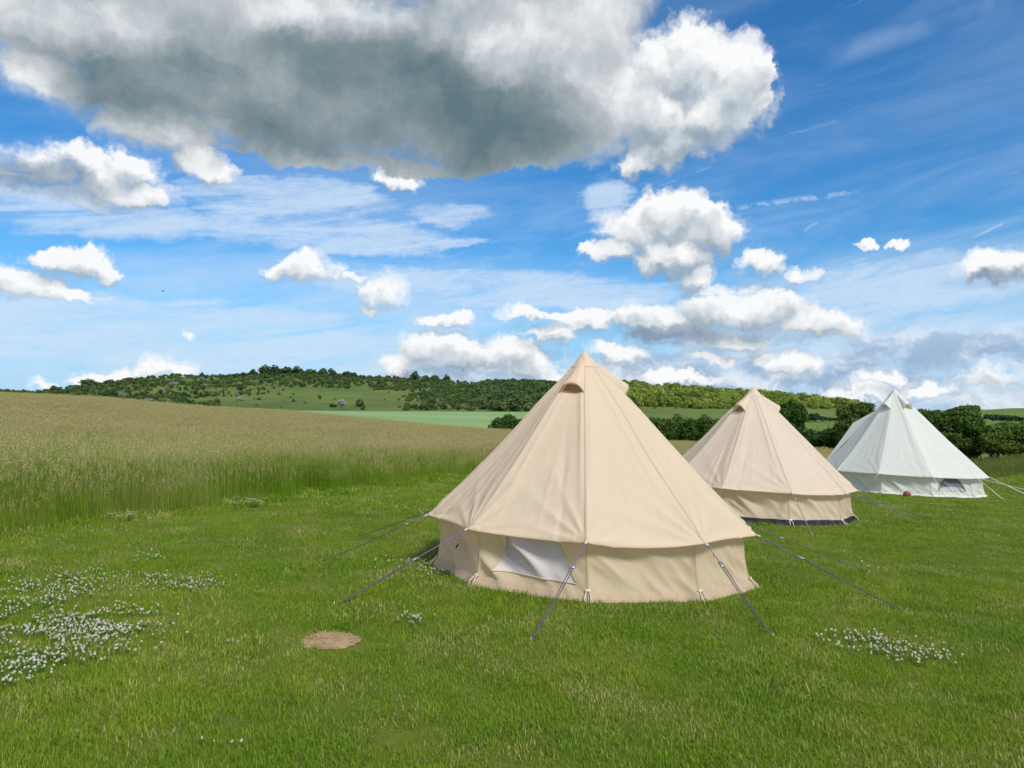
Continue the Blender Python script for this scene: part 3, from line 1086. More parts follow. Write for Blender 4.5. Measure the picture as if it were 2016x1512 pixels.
# high thin cirrus: streaks, fallstreak veils, old trails
CIRRUS = [(660, 470, 250, 46), (560, 400, 240, 50), (240, 440, 260, 40), (840, 478, 150, 12), (1850, 560, 330, 60), (1700, 600, 300, 34), (150, 640, 260, 50), (60, 690, 300, 40), (300, 640, 520, 70), (1000, 570, 420, 46),
          (1750, 660, 420, 50), (420, 690, 560, 60), (100, 390, 190, 26), (1160, 390, 60, 60), (880, 420, 120, 30)]
sw = g.v('ADD', ang, g.v('MULTIPLY', g.v('SUBTRACT', wq, (.5, .5, .5)), (.14, .06, 0)))
C0 = field(sw, CIRRUS, False)
tilt = g.comb(g.m('ADD', az, g.m('MULTIPLY', el, .3)), g.m('SUBTRACT', el, g.m('MULTIPLY', az, .12)), 0)
st1 = n2(g.v('MULTIPLY', tilt, (3.0, 26, 1)), 1.6, 6, .62, .5)
st2 = n2(g.v('MULTIPLY', tilt, (22, 60, 1)), 2.0, 4, .65, .3)
veil = n2(g.v('MULTIPLY', tilt, (1.4, 7, 1)), 2.2, 5, .6, .3)
ci = g.m('ADD', g.m('MULTIPLY', g.ss(C0, -.35, .8), .80), g.m('MULTIPLY_ADD', st1, 1.5, -.86))
ci = g.m('ADD', ci, g.m('MULTIPLY_ADD', st2, .5, -.25))
ci_a = g.m('MULTIPLY', g.ss(ci, .02, .95), .82)
horizon = g.ss(el, .36, .02)
ve_a = g.m('MULTIPLY', g.ss(veil, .30, .72), g.m('MULTIPLY_ADD', horizon, .60, .14))

# flattened bank of distant cloud above the right-hand horizon
bank_n = n2(g.v('MULTIPLY', pw, (1, 3.2, 1)), 9, 5, .6, .2)
bank_m = g.m('MULTIPLY', g.ss(az, -.26, .0), g.m('MULTIPLY', g.ss(el, .165, .07), 1.0))
bank_a = g.m('MULTIPLY', g.ss(g.m('ADD', bank_n, g.m('MULTIPLY', bank_m, .34)), .56, .96), g.m('MULTIPLY', bank_m, .85))
bank_l = n2(g.v('MULTIPLY', g.v('ADD', pw, (.013, -.008, 0)), (1, 2.6, 1)), 13, 5, .6)
bank_col = g.mix(g.ss(bank_l, .38, .68), (.27, .38, .54), (.72, .75, .79))


def trail(x0, y0, x1, y1, wdt, amt, fr):
    a0, e0 = ae(x0, y0)
    a1, e1 = ae(x1, y1)
    L = math.hypot(a1 - a0, e1 - e0)
    ux, uy = (a1 - a0) / L, (e1 - e0) / L
    q = g.v('SUBTRACT', g.v('ADD', ang, g.scale(warp, .10)), ((a0 + a1) / 2, (e0 + e1) / 2, 0))
    al = g.v('DOT_PRODUCT', q, (ux * 2 / L, uy * 2 / L, 0), out=1)
    ac = g.v('DOT_PRODUCT', q, (-uy * FOC / wdt, ux * FOC / wdt, 0), out=1)
    m_ = g.m('MULTIPLY', g.ss(g.m('ABSOLUTE', al), 1.0, .75), g.ss(g.m('ABSOLUTE', ac), 1.0, .0))
    return g.m('MULTIPLY', m_, g.m('MULTIPLY', g.ss(g.noise(ang, fr, 3, .6), .35, .6), amt))


tr = trail(1440, 410, 1705, 374, 9, .5, 60)
for t_ in (trail(1225, 390, 1420, 322, 5, .28, 20), trail(1850, 500, 1985, 434, 5, .5, 20), trail(1580, 455, 1612, 436, 7, .3, 40), trail(270, 662, 400, 690, 4, .35, 14),
           trail(845, 520, 990, 470, 4, .3, 20), trail(1600, 120, 1990, -10, 30, .22, 8)):
    tr = g.m('MAXIMUM', tr, t_)

# sky colour: deep and saturated overhead, whitened by moisture near the horizon
hs = g.node('ShaderNodeHueSaturation')
hs.inputs['Saturation'].default_value = 1.18
hs.inputs['Value'].default_value = 1.0
g.put(hs.inputs['Color'], sky.outputs[0])
blue = g.v('MULTIPLY', g.scale(hs.outputs[0], SKY), (.44, .97, 1.24))
blue = g.mix(g.ss(el, .24, .01, 0, .88), blue, (.34, .56, .79))
# unseen broken cloud behind and overhead, brightened to fill the tents and ground
away = g.ss(g.m('ABSOLUTE', az), .85, 1.15)
high = g.ss(el, .62, .80)
below = g.m('LESS_THAN', el, -.03)
oth = g.m('MAXIMUM', g.m('MAXIMUM', away, high), below)
bn = g.noise(g.v('MULTIPLY', dirv, (1, 1, 1.6)), 2.6, 5, .6, .3)
o_a = g.m('MULTIPLY', g.m('MULTIPLY', g.ss(bn, .44, .60), oth), g.ss(el, -.02, .05))
base_sky = g.mix(g.m('MAXIMUM', ci_a, g.m('MAXIMUM', ve_a, tr)), blue, (.55, .67, .82))
base_sky = g.mix(bank_a, base_sky, bank_col)


def background(col):
    bg = g.node('ShaderNodeBackground')
    bg.inputs['Strength'].default_value = SKY
    g.put(bg.inputs['Color'], g.scale(col, 1 / SKY))
    return bg.outputs[0]


def cell(blobs, sheet):
    col = base_sky
    if blobs:
        ca, cc = cumulus(blobs)
        col = g.mix(ca, col, cc)
    if sheet:
        col = g.mix(s_alpha, col, s_col)
        if blobs:
            col = g.mix(g.m('MULTIPLY', ca, g.ss(az, .13, .17)), col, cc)
    return background(col)


def split(x0, x1, y0, y1, cols, rows):
    """the sky is cut into windows so that each only computes the clouds near it"""
    if len(cols) or len(rows):
        if len(cols) >= len(rows):
            k = len(cols) // 2
            c = cols[k]
            lo, hi = split(x0, c, y0, y1, cols[:k], rows), split(c, x1, y0, y1, cols[k + 1:], rows)
            return g.mixsh(g.m('GREATER_THAN', az, ae(c, 500)[0]), lo, hi)
        k = len(rows) // 2
        c = rows[k]
        up, dn = split(x0, x1, y0, c, cols, rows[:k]), split(x0, x1, c, y1, cols, rows[k + 1:])
        return g.mixsh(g.m('GREATER_THAN', el, ae(1008, c)[1]), dn, up)
    mg = 62
    near = [bl for bl in CUMULUS if bl[0] + bl[2] * 1.25 + mg > x0 and bl[0] - bl[2] * 1.25 - mg < x1 and bl[1] + bl[3] + mg > y0 and bl[1] - bl[3] - mg < y1]
    return cell(near, y0 < 440)


inview = split(-9999, 9999, -9999, 9999, [440, 900, 1160, 1470], [420, 588])
away_col = g.mix(o_a, blue, g.mix(g.ss(bn, .5, .74), (1.0, .99, .96), (.48, .51, .54)))
wo = g.node('ShaderNodeOutputWorld')
g.nt.links.new(g.mixsh(oth, inview, background(away_col)), wo.inputs[0])
world.cycles.sampling_method = 'NONE'

sun_d = bpy.data.lights.new('sun', 'SUN')
sun_d.energy = 3.35
sun_d.angle = R(14)
sun_d.color = (1, .95, .85)
sun = bpy.data.objects.new('sun', sun_d)
sdir = Vector((math.sin(SUN_AZ) * math.cos(SUN_EL), math.cos(SUN_AZ) * math.cos(SUN_EL), math.sin(SUN_EL)))
sun.rotation_euler = sdir.to_track_quat('Z', 'Y').to_euler()
sun.location = sdir * 60
C.objects.link(sun)

scene.view_settings.view_transform = 'Standard'
scene.view_settings.look = 'None'
scene.view_settings.exposure = .2
scene.view_settings.gamma = 1
scene.view_settings.use_curve_mapping = False
scene.render.engine = 'CYCLES'
cy = scene.cycles
cy.use_denoising = True
cy.use_adaptive_sampling = True
cy.adaptive_threshold = .015
cy.max_bounces = 6
cy.diffuse_bounces = 4
cy.glossy_bounces = 2
cy.transmission_bounces = 3
cy.transparent_max_bounces = 4

# ------------------------------------------------------------------ grass
LIB = bpy.data.collections.new('clump shapes')       # not linked to the scene: only instanced


def sub_lib(name):
    c = bpy.data.collections.new(name)
    return c


def blade(mb, base, h, wdt, lean, yaw, b, seg=3, curve=1.0):
    """one tapering, bending blade"""
    d = Vector((math.cos(yaw), math.sin(yaw), 0))
    sd = Vector((-d.y, d.x, 0))
    vs, hs_ = [], []
    for k in range(seg + 1):
        f = k / seg
        c = Vector(base) + d * (lean * f ** (1 + curve)) + Vector((0, 0, h * (f - .25 * (lean / h) ** 2 * f * f)))
        w = wdt * (1 - f ** 1.6) * .5
        if k == seg:
            vs.append(c)
            hs_.append(1)
        else:
            vs += [c - sd * w, c + sd * w]
            hs_ += [f, f]
    fs = [(2 * k, 2 * k + 1, 2 * k + 3, 2 * k + 2) for k in range(seg - 1)] + [(2 * seg - 2, 2 * seg - 1, 2 * seg)]
    mb.add(vs, fs, b, hs_)


def turf_clump(coll, n, rad, hmin, hmax, wdt, seg, rs):
    mb = MB()
    for _ in range(n):
        r, a = rad * math.sqrt(rs.random()), rs.random() * 6.283
        h = rs.uniform(hmin, hmax) * (1.25 if rs.random() < .08 else 1)
        lean = h * abs(rs.gauss(.45, .35))
        blade(mb, (r * math.cos(a), r * math.sin(a), -.008), h, wdt * rs.uniform(.7, 1.3), min(lean, h * 1.3), rs.random() * 6.283, rs.random(), seg)
    return mb.build('turf', M['lawn_blade'], coll=coll)


def meadow_clump(coll, n_blade, n_stalk, rad, hmul, wmul, rs, headmat='seed_head', blademat='meadow_blade'):
    mb, hd = MB(), MB()
    for _ in range(n_blade):
        r, a = rad * math.sqrt(rs.random()), rs.random() * 6.283
        h = rs.uniform(.34, .78) * hmul
        blade(mb, (r * math.cos(a), r * math.sin(a), -.02), h, .006 * wmul * rs.uniform(.7, 1.3), h * abs(rs.gauss(.2, .2)), rs.random() * 6.283, rs.random(), 3)
    for v in range(len(mb.h)):
        mb.h[v] *= .62
    for _ in range(n_stalk):
        r, a = rad * math.sqrt(rs.random()), rs.random() * 6.283
        h = rs.uniform(.55, .95) * hmul
        yaw, lean, b = rs.random() * 6.283, h * abs(rs.gauss(.08, .08)), rs.random()
        base = Vector((r * math.cos(a), r * math.sin(a), -.02))
        blade(mb, base, h, .0038 * wmul, lean, yaw, b, 3, .6)
        # open panicle: short branchlets carrying spikelets
        d = Vector((math.cos(yaw), math.sin(yaw), 0))
        L = rs.uniform(.10, .19) * hmul
        for k in range(9):
            f = 1 - (k / 9) * L / h
            c = base + d * lean * f ** 1.6 + Vector((0, 0, h * f))
            y2 = rs.random() * 6.283
            sp = Vector((math.cos(y2), math.sin(y2), rs.uniform(.2, .9))) * (.010 + .028 * (k / 9)) * (1 if rs.random() < .8 else 1.6) * min(wmul, 1.6)
            e = c + sp
            sd = Vector((-math.sin(y2), math.cos(y2), 0)) * .0045 * wmul
            up = Vector((0, 0, .013 * min(wmul, 2.0)))
            hd.add([c - sd * .4, c + sd * .4, e + sd, e + up, e - sd], [(0, 1, 2, 4), (2, 3, 4)], b)
    o = len(mb.v)
    nb = len(mb.f)
    mb.add(hd.v, hd.f, hd.b, [1] * len(hd.v))
    ob = mb.build('stalks', [M[blademat], M[headmat]], coll=coll)
    ob.data.polygons.foreach_set('material_index', [0] * nb + [1] * (len(mb.f) - nb))
    return ob


def scatter(name, coll, pts, scales, rots, idx, label, tilt=None):
    """points that carry one clump each: a single object of countless plants"""
    me = bpy.data.meshes.new(name)
    me.from_pydata([tuple(p) for p in pts], [], [])
    for nm, vals, ty in (('size', scales, 'FLOAT'), ('turn', rots, 'FLOAT'), ('pick', idx, 'INT')):
        a = me.attributes.new(nm, ty, 'POINT')
        a.data.foreach_set('value', np.asarray(vals, np.int32 if ty == 'INT' else np.float32))
    o = bpy.data.objects.new(name, me)
    C.objects.link(o)
    nt = bpy.data.node_groups.new(name + ' scatter', 'GeometryNodeTree')
    nt.interface.new_socket('Geometry', in_out='INPUT', socket_type='NodeSocketGeometry')
    nt.interface.new_socket('Geometry', in_out='OUTPUT', socket_type='NodeSocketGeometry')
    N = nt.nodes.new
    gi, go = N('NodeGroupInput'), N('NodeGroupOutput')
    inst = N('GeometryNodeInstanceOnPoints')
    ci = N('GeometryNodeCollectionInfo')
    ci.inputs['Collection'].default_value = coll
    ci.inputs['Separate Children'].default_value = True
    ci.inputs['Reset Children'].default_value = True

    def named(nm, ty):
        n = N('GeometryNodeInputNamedAttribute')
        n.data_type = ty
        n.inputs[0].default_value = nm
        return n.outputs[0]
    cx = N('ShaderNodeCombineXYZ')
    L = nt.links.new
    L(named('turn', 'FLOAT'), cx.inputs[2])
    L(gi.outputs[0], inst.inputs['Points'])
    L(ci.outputs[0], inst.inputs['Instance'])
    inst.inputs['Pick Instance'].default_value = True
    L(named('pick', 'INT'), inst.inputs['Instance Index'])
    e2r = N('FunctionNodeEulerToRotation')
    L(cx.outputs[0], e2r.inputs[0])
    L(e2r.outputs[0], inst.inputs['Rotation'])
    L(named('size', 'FLOAT'), inst.inputs['Scale'])
    L(inst.outputs[0], go.inputs[0])
    md = o.modifiers.new('scatter', 'NODES')
    md.node_group = nt
    return kind(o, 'stuff', label)


def vnoise(x, y, s, seed=0):
    return np.array([mnoise.noise(Vector((a * s + seed, b * s, seed * .37))) for a, b in zip(x, y)])


def wedge(y0, y1, dens, margin=1.5, wide=.80):
    """random points of even ground density inside the view's wedge between two depths"""
    w1 = wide * y1 + margin
    n = int(dens * (y1 - y0) * 2 * w1)
    y = rng.uniform(y0, y1, n)
    x = rng.uniform(-w1, w1, n)
    k = abs(x) < wide * y + margin
    return x[k], y[k]


TENTS = [(tA, 1.0), (tB, 1.0), (tC, 1.0)]
BARE = find(657, 1261, 3, 20)


def inside_tents(x, y, extra=.0):
    r = np.zeros(x.shape, bool)
    for t, _ in TENTS:
        r |= np.hypot(x - t.x, y - t.y) < t.Rb + extra
    return r


rs = random.Random(3)
turf = sub_lib('turf near')
for k in range(6):
    turf_clump(turf, 140, .17, .018, .044, .0047, 3, rs)
turf_far = sub_lib('turf far')
for k in range(5):
    turf_clump(turf_far, 110, .30, .022, .050, .0095, 2, rs)

xs, ys, ss_, ii = [], [], [], []
for (y0, y1, dens, far) in ((2.6, 5.5, 85, 0), (5.5, 9, 64, 0), (9, 14, 40, 0)):
    x, y = wedge(y0, y1, dens)
    xs.append(x); ys.append(y)
x, y = np.concatenate(xs), np.concatenate(ys)
bare = np.hypot((x - BARE.x) / .215, (y - BARE.y) / .23) < 1.0
md_ = meadow_dist(x, y)
k = (md_ < 1.6) & ~inside_tents(x, y, -.02) & ~bare
x, y = x[k], y[k]
hgt = 1.05 + .30 * vnoise(x, y, 1.6, 3) + .25 * vnoise(x, y, .35, 8)
hgt = hgt * (1 + 1.2 * smooth((md_[k] + .55) / .8))
band = np.sin((x * .955 - y * .296) * 2 * math.pi / 1.25)
hgt = hgt * (1 + .16 * np.clip(band * 2, -1, 1) * smooth((2.5 - x) / 3) * smooth((y - 5) / 3))
hgt = np.where(inside_tents(x, y, .25), np.minimum(hgt * 1.25, 1.6), hgt)
scatter('lawn_grass', turf, np.stack([x, y, terrain(x, y)], -1), np.clip(hgt, .75, 3.4) * rng.uniform(.8, 1.25, len(x)), rng.uniform(0, 6.28, len(x)),
        rng.integers(0, 6, len(x)), 'short mown grass in front of the tents')
xs, ys = [], []
for (y0, y1, dens) in ((14, 24, 18), (24, 50, 8)):
    x, y = wedge(y0, y1, dens, 2)
    xs.append(x); ys.append(y)
x, y = np.concatenate(xs), np.concatenate(ys)
md_ = meadow_dist(x, y)
k = (md_ < 1.6) & ~inside_tents(x, y, -.05)
x, y = x[k], y[k]
hgt = 1.0 + .4 * vnoise(x, y, .6, 3) + .3 * vnoise(x, y, .2, 8)
hgt = hgt * (1 + 1.2 * smooth((md_[k] + .55) / .8))
scatter('lawn_grass', turf_far, np.stack([x, y, terrain(x, y)], -1), np.clip(hgt, .6, 3.2) * (.9 + y / 90), rng.uniform(0, 6.28, len(x)),
        rng.integers(0, 5, len(x)), 'mown grass around the two further tents')

mead = sub_lib('meadow near')
for k in range(6):
    meadow_clump(mead, 70, 13, .26, 1.0, .9, rs)
mead_far = sub_lib('meadow far')
for k in range(5):
    meadow_clump(mead_far, 55, 34, .50, 1.0, 1.7, rs)
x, y = wedge(8, 30, 15.0, 3)
d = meadow_dist(x, y)
k = (d > -.25 + .4 * rng.random(len(d))) & (x < 6) & ((d < 4) | (rng.random(len(d)) < .6))
x, y, d = x[k], y[k], d[k]
edge = np.clip((d + .2) / 1.2, .0, 1)
sc = (.50 + .50 * edge) * (1 + .16 * vnoise(x, y, .45, 5)) * rng.uniform(.85, 1.12, len(x))
tall = vnoise(x, y, .35, 21)
sc = sc * np.where(tall > .42, 1.12, 1)
scatter('meadow_grass', mead, np.stack([x, y, terrain(x, y)], -1), sc, rng.uniform(0, 6.28, len(x)), rng.integers(0, 6, len(x)),
        'uncut meadow of tall grass with brown seed heads, near edge')
# lush taller tufts of leaf in the near edge
lush = sub_lib('lush tufts')
for k in range(3):
    meadow_clump(lush, 120, 3, .26, 1.5, 1.1, rs)
pts = []
for (px, row, n, sp) in ((110, 985, 26, .7), (190, 985, 26, .8), (250, 980, 12, .5), (545, 965, 26, .7), (590, 962, 12, .5), (820, 940, 20, 1.4), (870, 935, 20, 1.2), (720, 950, 10, 1.2)):
    c_ = find(px, row, 6, 40)
    for _ in range(n):
        xx, yy = c_.x + rs.gauss(0, sp), c_.y + rs.gauss(0, sp * .8)
        if float(meadow_dist(xx, yy)) > .25:
            pts.append((xx, yy, tz(xx, yy)))
n = len(pts)
scatter('meadow_grass', lush, pts, rng.uniform(.75, 1.0, n), rng.uniform(0, 6.28, n), rng.integers(0, 3, n), 'lush bright green tufts in the near edge of the meadow')
xs, ys = [], []
for (y0, y1, dens) in ((30, 52, 5.5), (52, 98, 3.2)):
    x, y = wedge(y0, y1, dens, 4)
    xs.append(x); ys.append(y)
x, y = np.concatenate(xs), np.concatenate(ys)
d = meadow_dist(x, y)
pxs = CX + FOC * x / y
k = (d > 0) & (pxs < 1760) & (y < np.interp(pxs, *CREST_D) + 1)
x, y = x[k], y[k]
scatter('meadow_grass', mead_far, np.stack([x, y, terrain(x, y)], -1), rng.uniform(.8, 1.05, len(x)) * (1 + .1 * vnoise(x, y, .1, 5)), rng.uniform(0, 6.28, len(x)),
        rng.integers(0, 5, len(x)), 'uncut meadow of tall grass with brown seed heads, further off')
# rough bank below the right-hand hedge
rough = sub_lib('rough grass')
for k in range(4):
    meadow_clump(rough, 80, 1, .45, .55, 2.4, rs, 'rough_blade', 'rough_blade')
x, y = wedge(38, 58, 4, 6)
pxs = CX + FOC * x / y
k = (pxs > 1700) & (y > 40 + 4 * vnoise(x, y, .1, 2)) & (y < np.interp(pxs, *CREST_D))
x, y = x[k], y[k]
scatter('bank_grass', rough, np.stack([x, y, terrain(x, y)], -1), rng.uniform(.6, 1.1, len(x)), rng.uniform(0, 6.28, len(x)), rng.integers(0, 4, len(x)),
        'rough yellow green grass on the bank below the hedge')

# worn patch of dead grass in the lawn
mb = MB()
n = 40
vs = [Vector((BARE.x, BARE.y, tz(BARE.x, BARE.y) + .012))]
for rr in (.5, 1.0):
    for a in range(n):
        t = 2 * math.pi * a / n
        r = rr * (.225 + .05 * mnoise.noise(Vector((math.cos(t) * 2, math.sin(t) * 2, 4))) + .035 * mnoise.noise(Vector((math.cos(t) * 6, math.sin(t) * 6, 9))))
        xx, yy = BARE.x + r * math.cos(t) * .94, BARE.y + r * math.sin(t)
        vs.append(Vector((xx, yy, tz(xx, yy) + (.010 if rr < 1 else .003))))
fs = [(0, 1 + a, 1 + (a + 1) % n) for a in range(n)] + [(1 + a, 1 + n + a, 1 + n + (a + 1) % n, 1 + (a + 1) % n) for a in range(n)]
mb.add(vs, fs)
kind(mb.build('bare_patch', M['bare_earth']), 'structure', 'round worn patch of bare earth in the lawn')
mb = MB()
for _ in range(260):
    r, a = .22 * math.sqrt(rs.random()), rs.random() * 6.283
    xx, yy = BARE.x + r * math.cos(a), BARE.y + r * math.sin(a)
    yaw, L = rs.random() * 6.283, rs.uniform(.025, .075)
    dd_, sd = Vector((math.cos(yaw), math.sin(yaw), rs.uniform(-.05, .3))) * L, Vector((-math.sin(yaw), math.cos(yaw), 0)) * .0018
    c = Vector((xx, yy, tz(xx, yy) + .014))
    mb.add([c - sd, c + sd, c + dd_ + sd * .4, c + dd_ - sd * .4], [(0, 1, 2, 3)], rs.random())
kind(mb.build('dead_grass', M['straw']), 'stuff', 'dry straw lying on the worn patch')

# ------------------------------------------------------------------ clover
def clover_lib(name, petal, rs):
    coll = sub_lib(name)
    for v in range(3):
        mb = MB()
        h = rs.uniform(.06, .09)
        mb.tube([(0, 0, 0), (.004, .002, h * .5), (.006, 0, h)], [.0012, .001, .001], 4)
        nst = len(mb.f)
        c = Vector((.006, 0, h + .008))
        for k in range(34):      # florets round a globe
            z = 1 - 1.75 * (k + .5) / 34
            a = k * 2.39996
            q = math.sqrt(max(0, 1 - z * z))
            d = Vector((q * math.cos(a), q * math.sin(a), z))
            s = d.cross(Vector((.3, .2, 1))).normalized() * .0028
            mb.add([c + d * .004 - s, c + d * .004 + s, c + d * .0125 + s * .9, c + d * .0145, c + d * .0125 - s * .9], [(0, 1, 2, 4), (2, 3, 4)], rs.random())
        nfl = len(mb.f)
        for k in range(7):       # trefoil leaves under the flower
            a, r = rs.random() * 6.283, rs.uniform(.01, .06)
            cc = Vector((r * math.cos(a), r * math.sin(a), rs.uniform(.03, .055)))
            for j in range(3):
                t = a + j * 2.094
                d, s = Vector((math.cos(t), math.sin(t), .15)) * .014, Vector((-math.sin(t), math.cos(t), 0)) * .007
                mb.add([cc, cc + d * .55 + s, cc + d, cc + d * .55 - s], [(0, 1, 2, 3)], rs.random())
        o = mb.build('clover', [M['clover_leaf'], petal], coll=coll)
        o.data.polygons.foreach_set('material_index', [0] * nst + [1] * (nfl - nst) + [0] * (len(mb.f) - nfl))
    return coll


clov = clover_lib('clover white', M['petal'], rs)
for o in clover_lib('clover faded', M['petal_pink'], rs).objects:
    clov.objects.link(o)


def clover_patch(spots, label, scale=1.0):
    """spots: (px, row, rx, ry, count) areas of the lawn as seen in the photograph, laid on the ground"""
    pts = []
    for (px, row, rx, ry, n) in spots:
        c = find(px, row, 3, 40)
        e1 = find(px + rx, row, 3, 40)
        e2 = find(px, row - ry, 3, 40)
        e3 = find(px, row + ry, 3, 40)
        rxm, rym = (e1 - c).length, (e2 - e3).length / 2
        cy_ = (e2.y + e3.y) / 2
        for _ in range(n):
            r, a = math.sqrt(rs.random()) * (1 + .25 * rs.gauss(0, 1)), rs.random() * 6.283
            xx, yy = c.x + rxm * r * math.cos(a), cy_ + rym * r * math.sin(a)
            if mnoise.noise(Vector((xx * 2.6, yy * 2.6, 3))) < -.22:
                continue
            pts.append((xx, yy, tz(xx, yy) - .004))
    n = len(pts)
    pick = np.where(rng.random(n) < .82, rng.integers(0, 3, n), rng.integers(3, 6, n))
    return scatter('white_clover', clov, pts, rng.uniform(.40, .75, n) * scale, rng.uniform(0, 6.28, n), pick, label)


clover_patch([(110, 1262, 190, 58, 900), (60, 1170, 90, 30, 260), (260, 1145, 180, 20, 260), (230, 1235, 80, 24, 240), (60, 1325, 60, 26, 110), (20, 1220, 60, 60, 220), (400, 1155, 45, 14, 60)],
             'wide drift of white clover flowers in the left of the lawn', .88)
clover_patch([(300, 1100, 30, 9, 22)], 'small cluster of white clover above the wide drift')
clover_patch([(790, 1118, 55, 12, 60), (860, 1128, 45, 12, 45)], 'white clover beside the left foot of the front tent')
clover_patch([(815, 1226, 32, 11, 24)], 'few white clover heads in front of the front tent')
clover_patch([(1735, 1275, 90, 22, 150), (1770, 1300, 60, 14, 50), (1850, 1300, 25, 14, 10)], 'patch of white clover in the right of the lawn')
clover_patch([(1712, 1124, 16, 4, 8)], 'few white flowers beside the right guy rope pegs', 1.2)
clover_patch([(445, 1472, 60, 14, 4), (470, 1275, 60, 8, 5)], 'scattered single clover heads in the near lawn', .8)

# ------------------------------------------------------------------ trees, hedges, scrub
def foliage(blobs, n, size, rs, jag=.35, up=.25):
    """many leaf-sized faces through the outer part of several lobes; blobs: (centre, rx, ry, rz)"""
    mb = MB()
    wts = [b[1] * b[3] for b in blobs]
    for _ in range(n):
        c, rx, ry, rz = rs.choices(blobs, wts)[0]
        d = Vector((rs.gauss(0, 1), rs.gauss(0, 1), rs.gauss(0, 1) + up)).normalized()
        k = rs.uniform(.55, 1.0) ** .6
        k *= 1 + jag * mnoise.noise(d * 2.3 + Vector(c) * .7) + .5 * jag * mnoise.noise(d * 6 + Vector(c))
        p = Vector(c) + Vector((d.x * rx, d.y * ry, d.z * rz)) * k
        nrm = (d + Vector((rs.gauss(0, .6), rs.gauss(0, .6), rs.gauss(0, .6) + .25))).normalized()
        a = nrm.cross(Vector((rs.gauss(0, 1), rs.gauss(0, 1), rs.gauss(0, 1)))).normalized()
        b = nrm.cross(a)
        s = size * rs.uniform(.6, 1.35)
        mb.add([p - a * s, p - b * s * .55 + a * s * .1, p + a * s, p + b * s * .55 + a * s * .1], [(0, 1, 2, 3)], rs.random())
    return mb


def stems(mb, foot, tops, r, rs):
    for t in tops:
        t = Vector(t)
        f = Vector(foot) + Vector((rs.gauss(0, .12), rs.gauss(0, .12), -.15))
        m = f.lerp(t, .5) + Vector((rs.gauss(0, .1), rs.gauss(0, .1), .1))
        mb.tube([f, f.lerp(m, .6), m, t], [r, r * .8, r * .6, r * .25], 6)


def dup(root, loc, label, group=None, cat=None, scale=None, rz=0):
    r = root.copy()
    C.objects.link(r)
    r.location = loc
    r.rotation_euler = (0, 0, rz)
    if scale:
        r.scale = scale
    r['label'] = label
    if group:
        r['group'] = group
    if cat:
        r['category'] = cat
    for ch in root.children:
        c = ch.copy()
        C.objects.link(c)
        c.parent = r
    return r


rs = random.Random(21)


def unit_tree(name, label, cat, leaf, shape, n=420, size=.10):
    """tree one metre high and about one metre wide, later scaled to the tree in the photograph"""
    t = thing(name, label, cat)
    blobs = []
    for _ in range(shape['lobes']):
        a, r = rs.random() * 6.283, rs.uniform(0, shape['spread'])
        z = rs.uniform(shape['z0'], shape['z1'])
        q = rs.uniform(.20, .30)
        blobs.append(((r * math.cos(a), r * math.sin(a), z), q, q, q * .85))
    blobs.append(((0, 0, (shape['z0'] + shape['z1']) / 2), .38, .38, .34))
    foliage(blobs, n, size, rs, .3).build('crown', M[leaf], t, smooth_=False)
    mb = MB()
    mb.tube([(0, 0, -.1), (.01, 0, .15), (-.01, .01, .42)], [.05, .04, .025], 6)
    stems(mb, (0, 0, .2), [b[0] for b in blobs[:4]], .025, rs)
    mb.build('trunk', M['bark'], t)
    return t


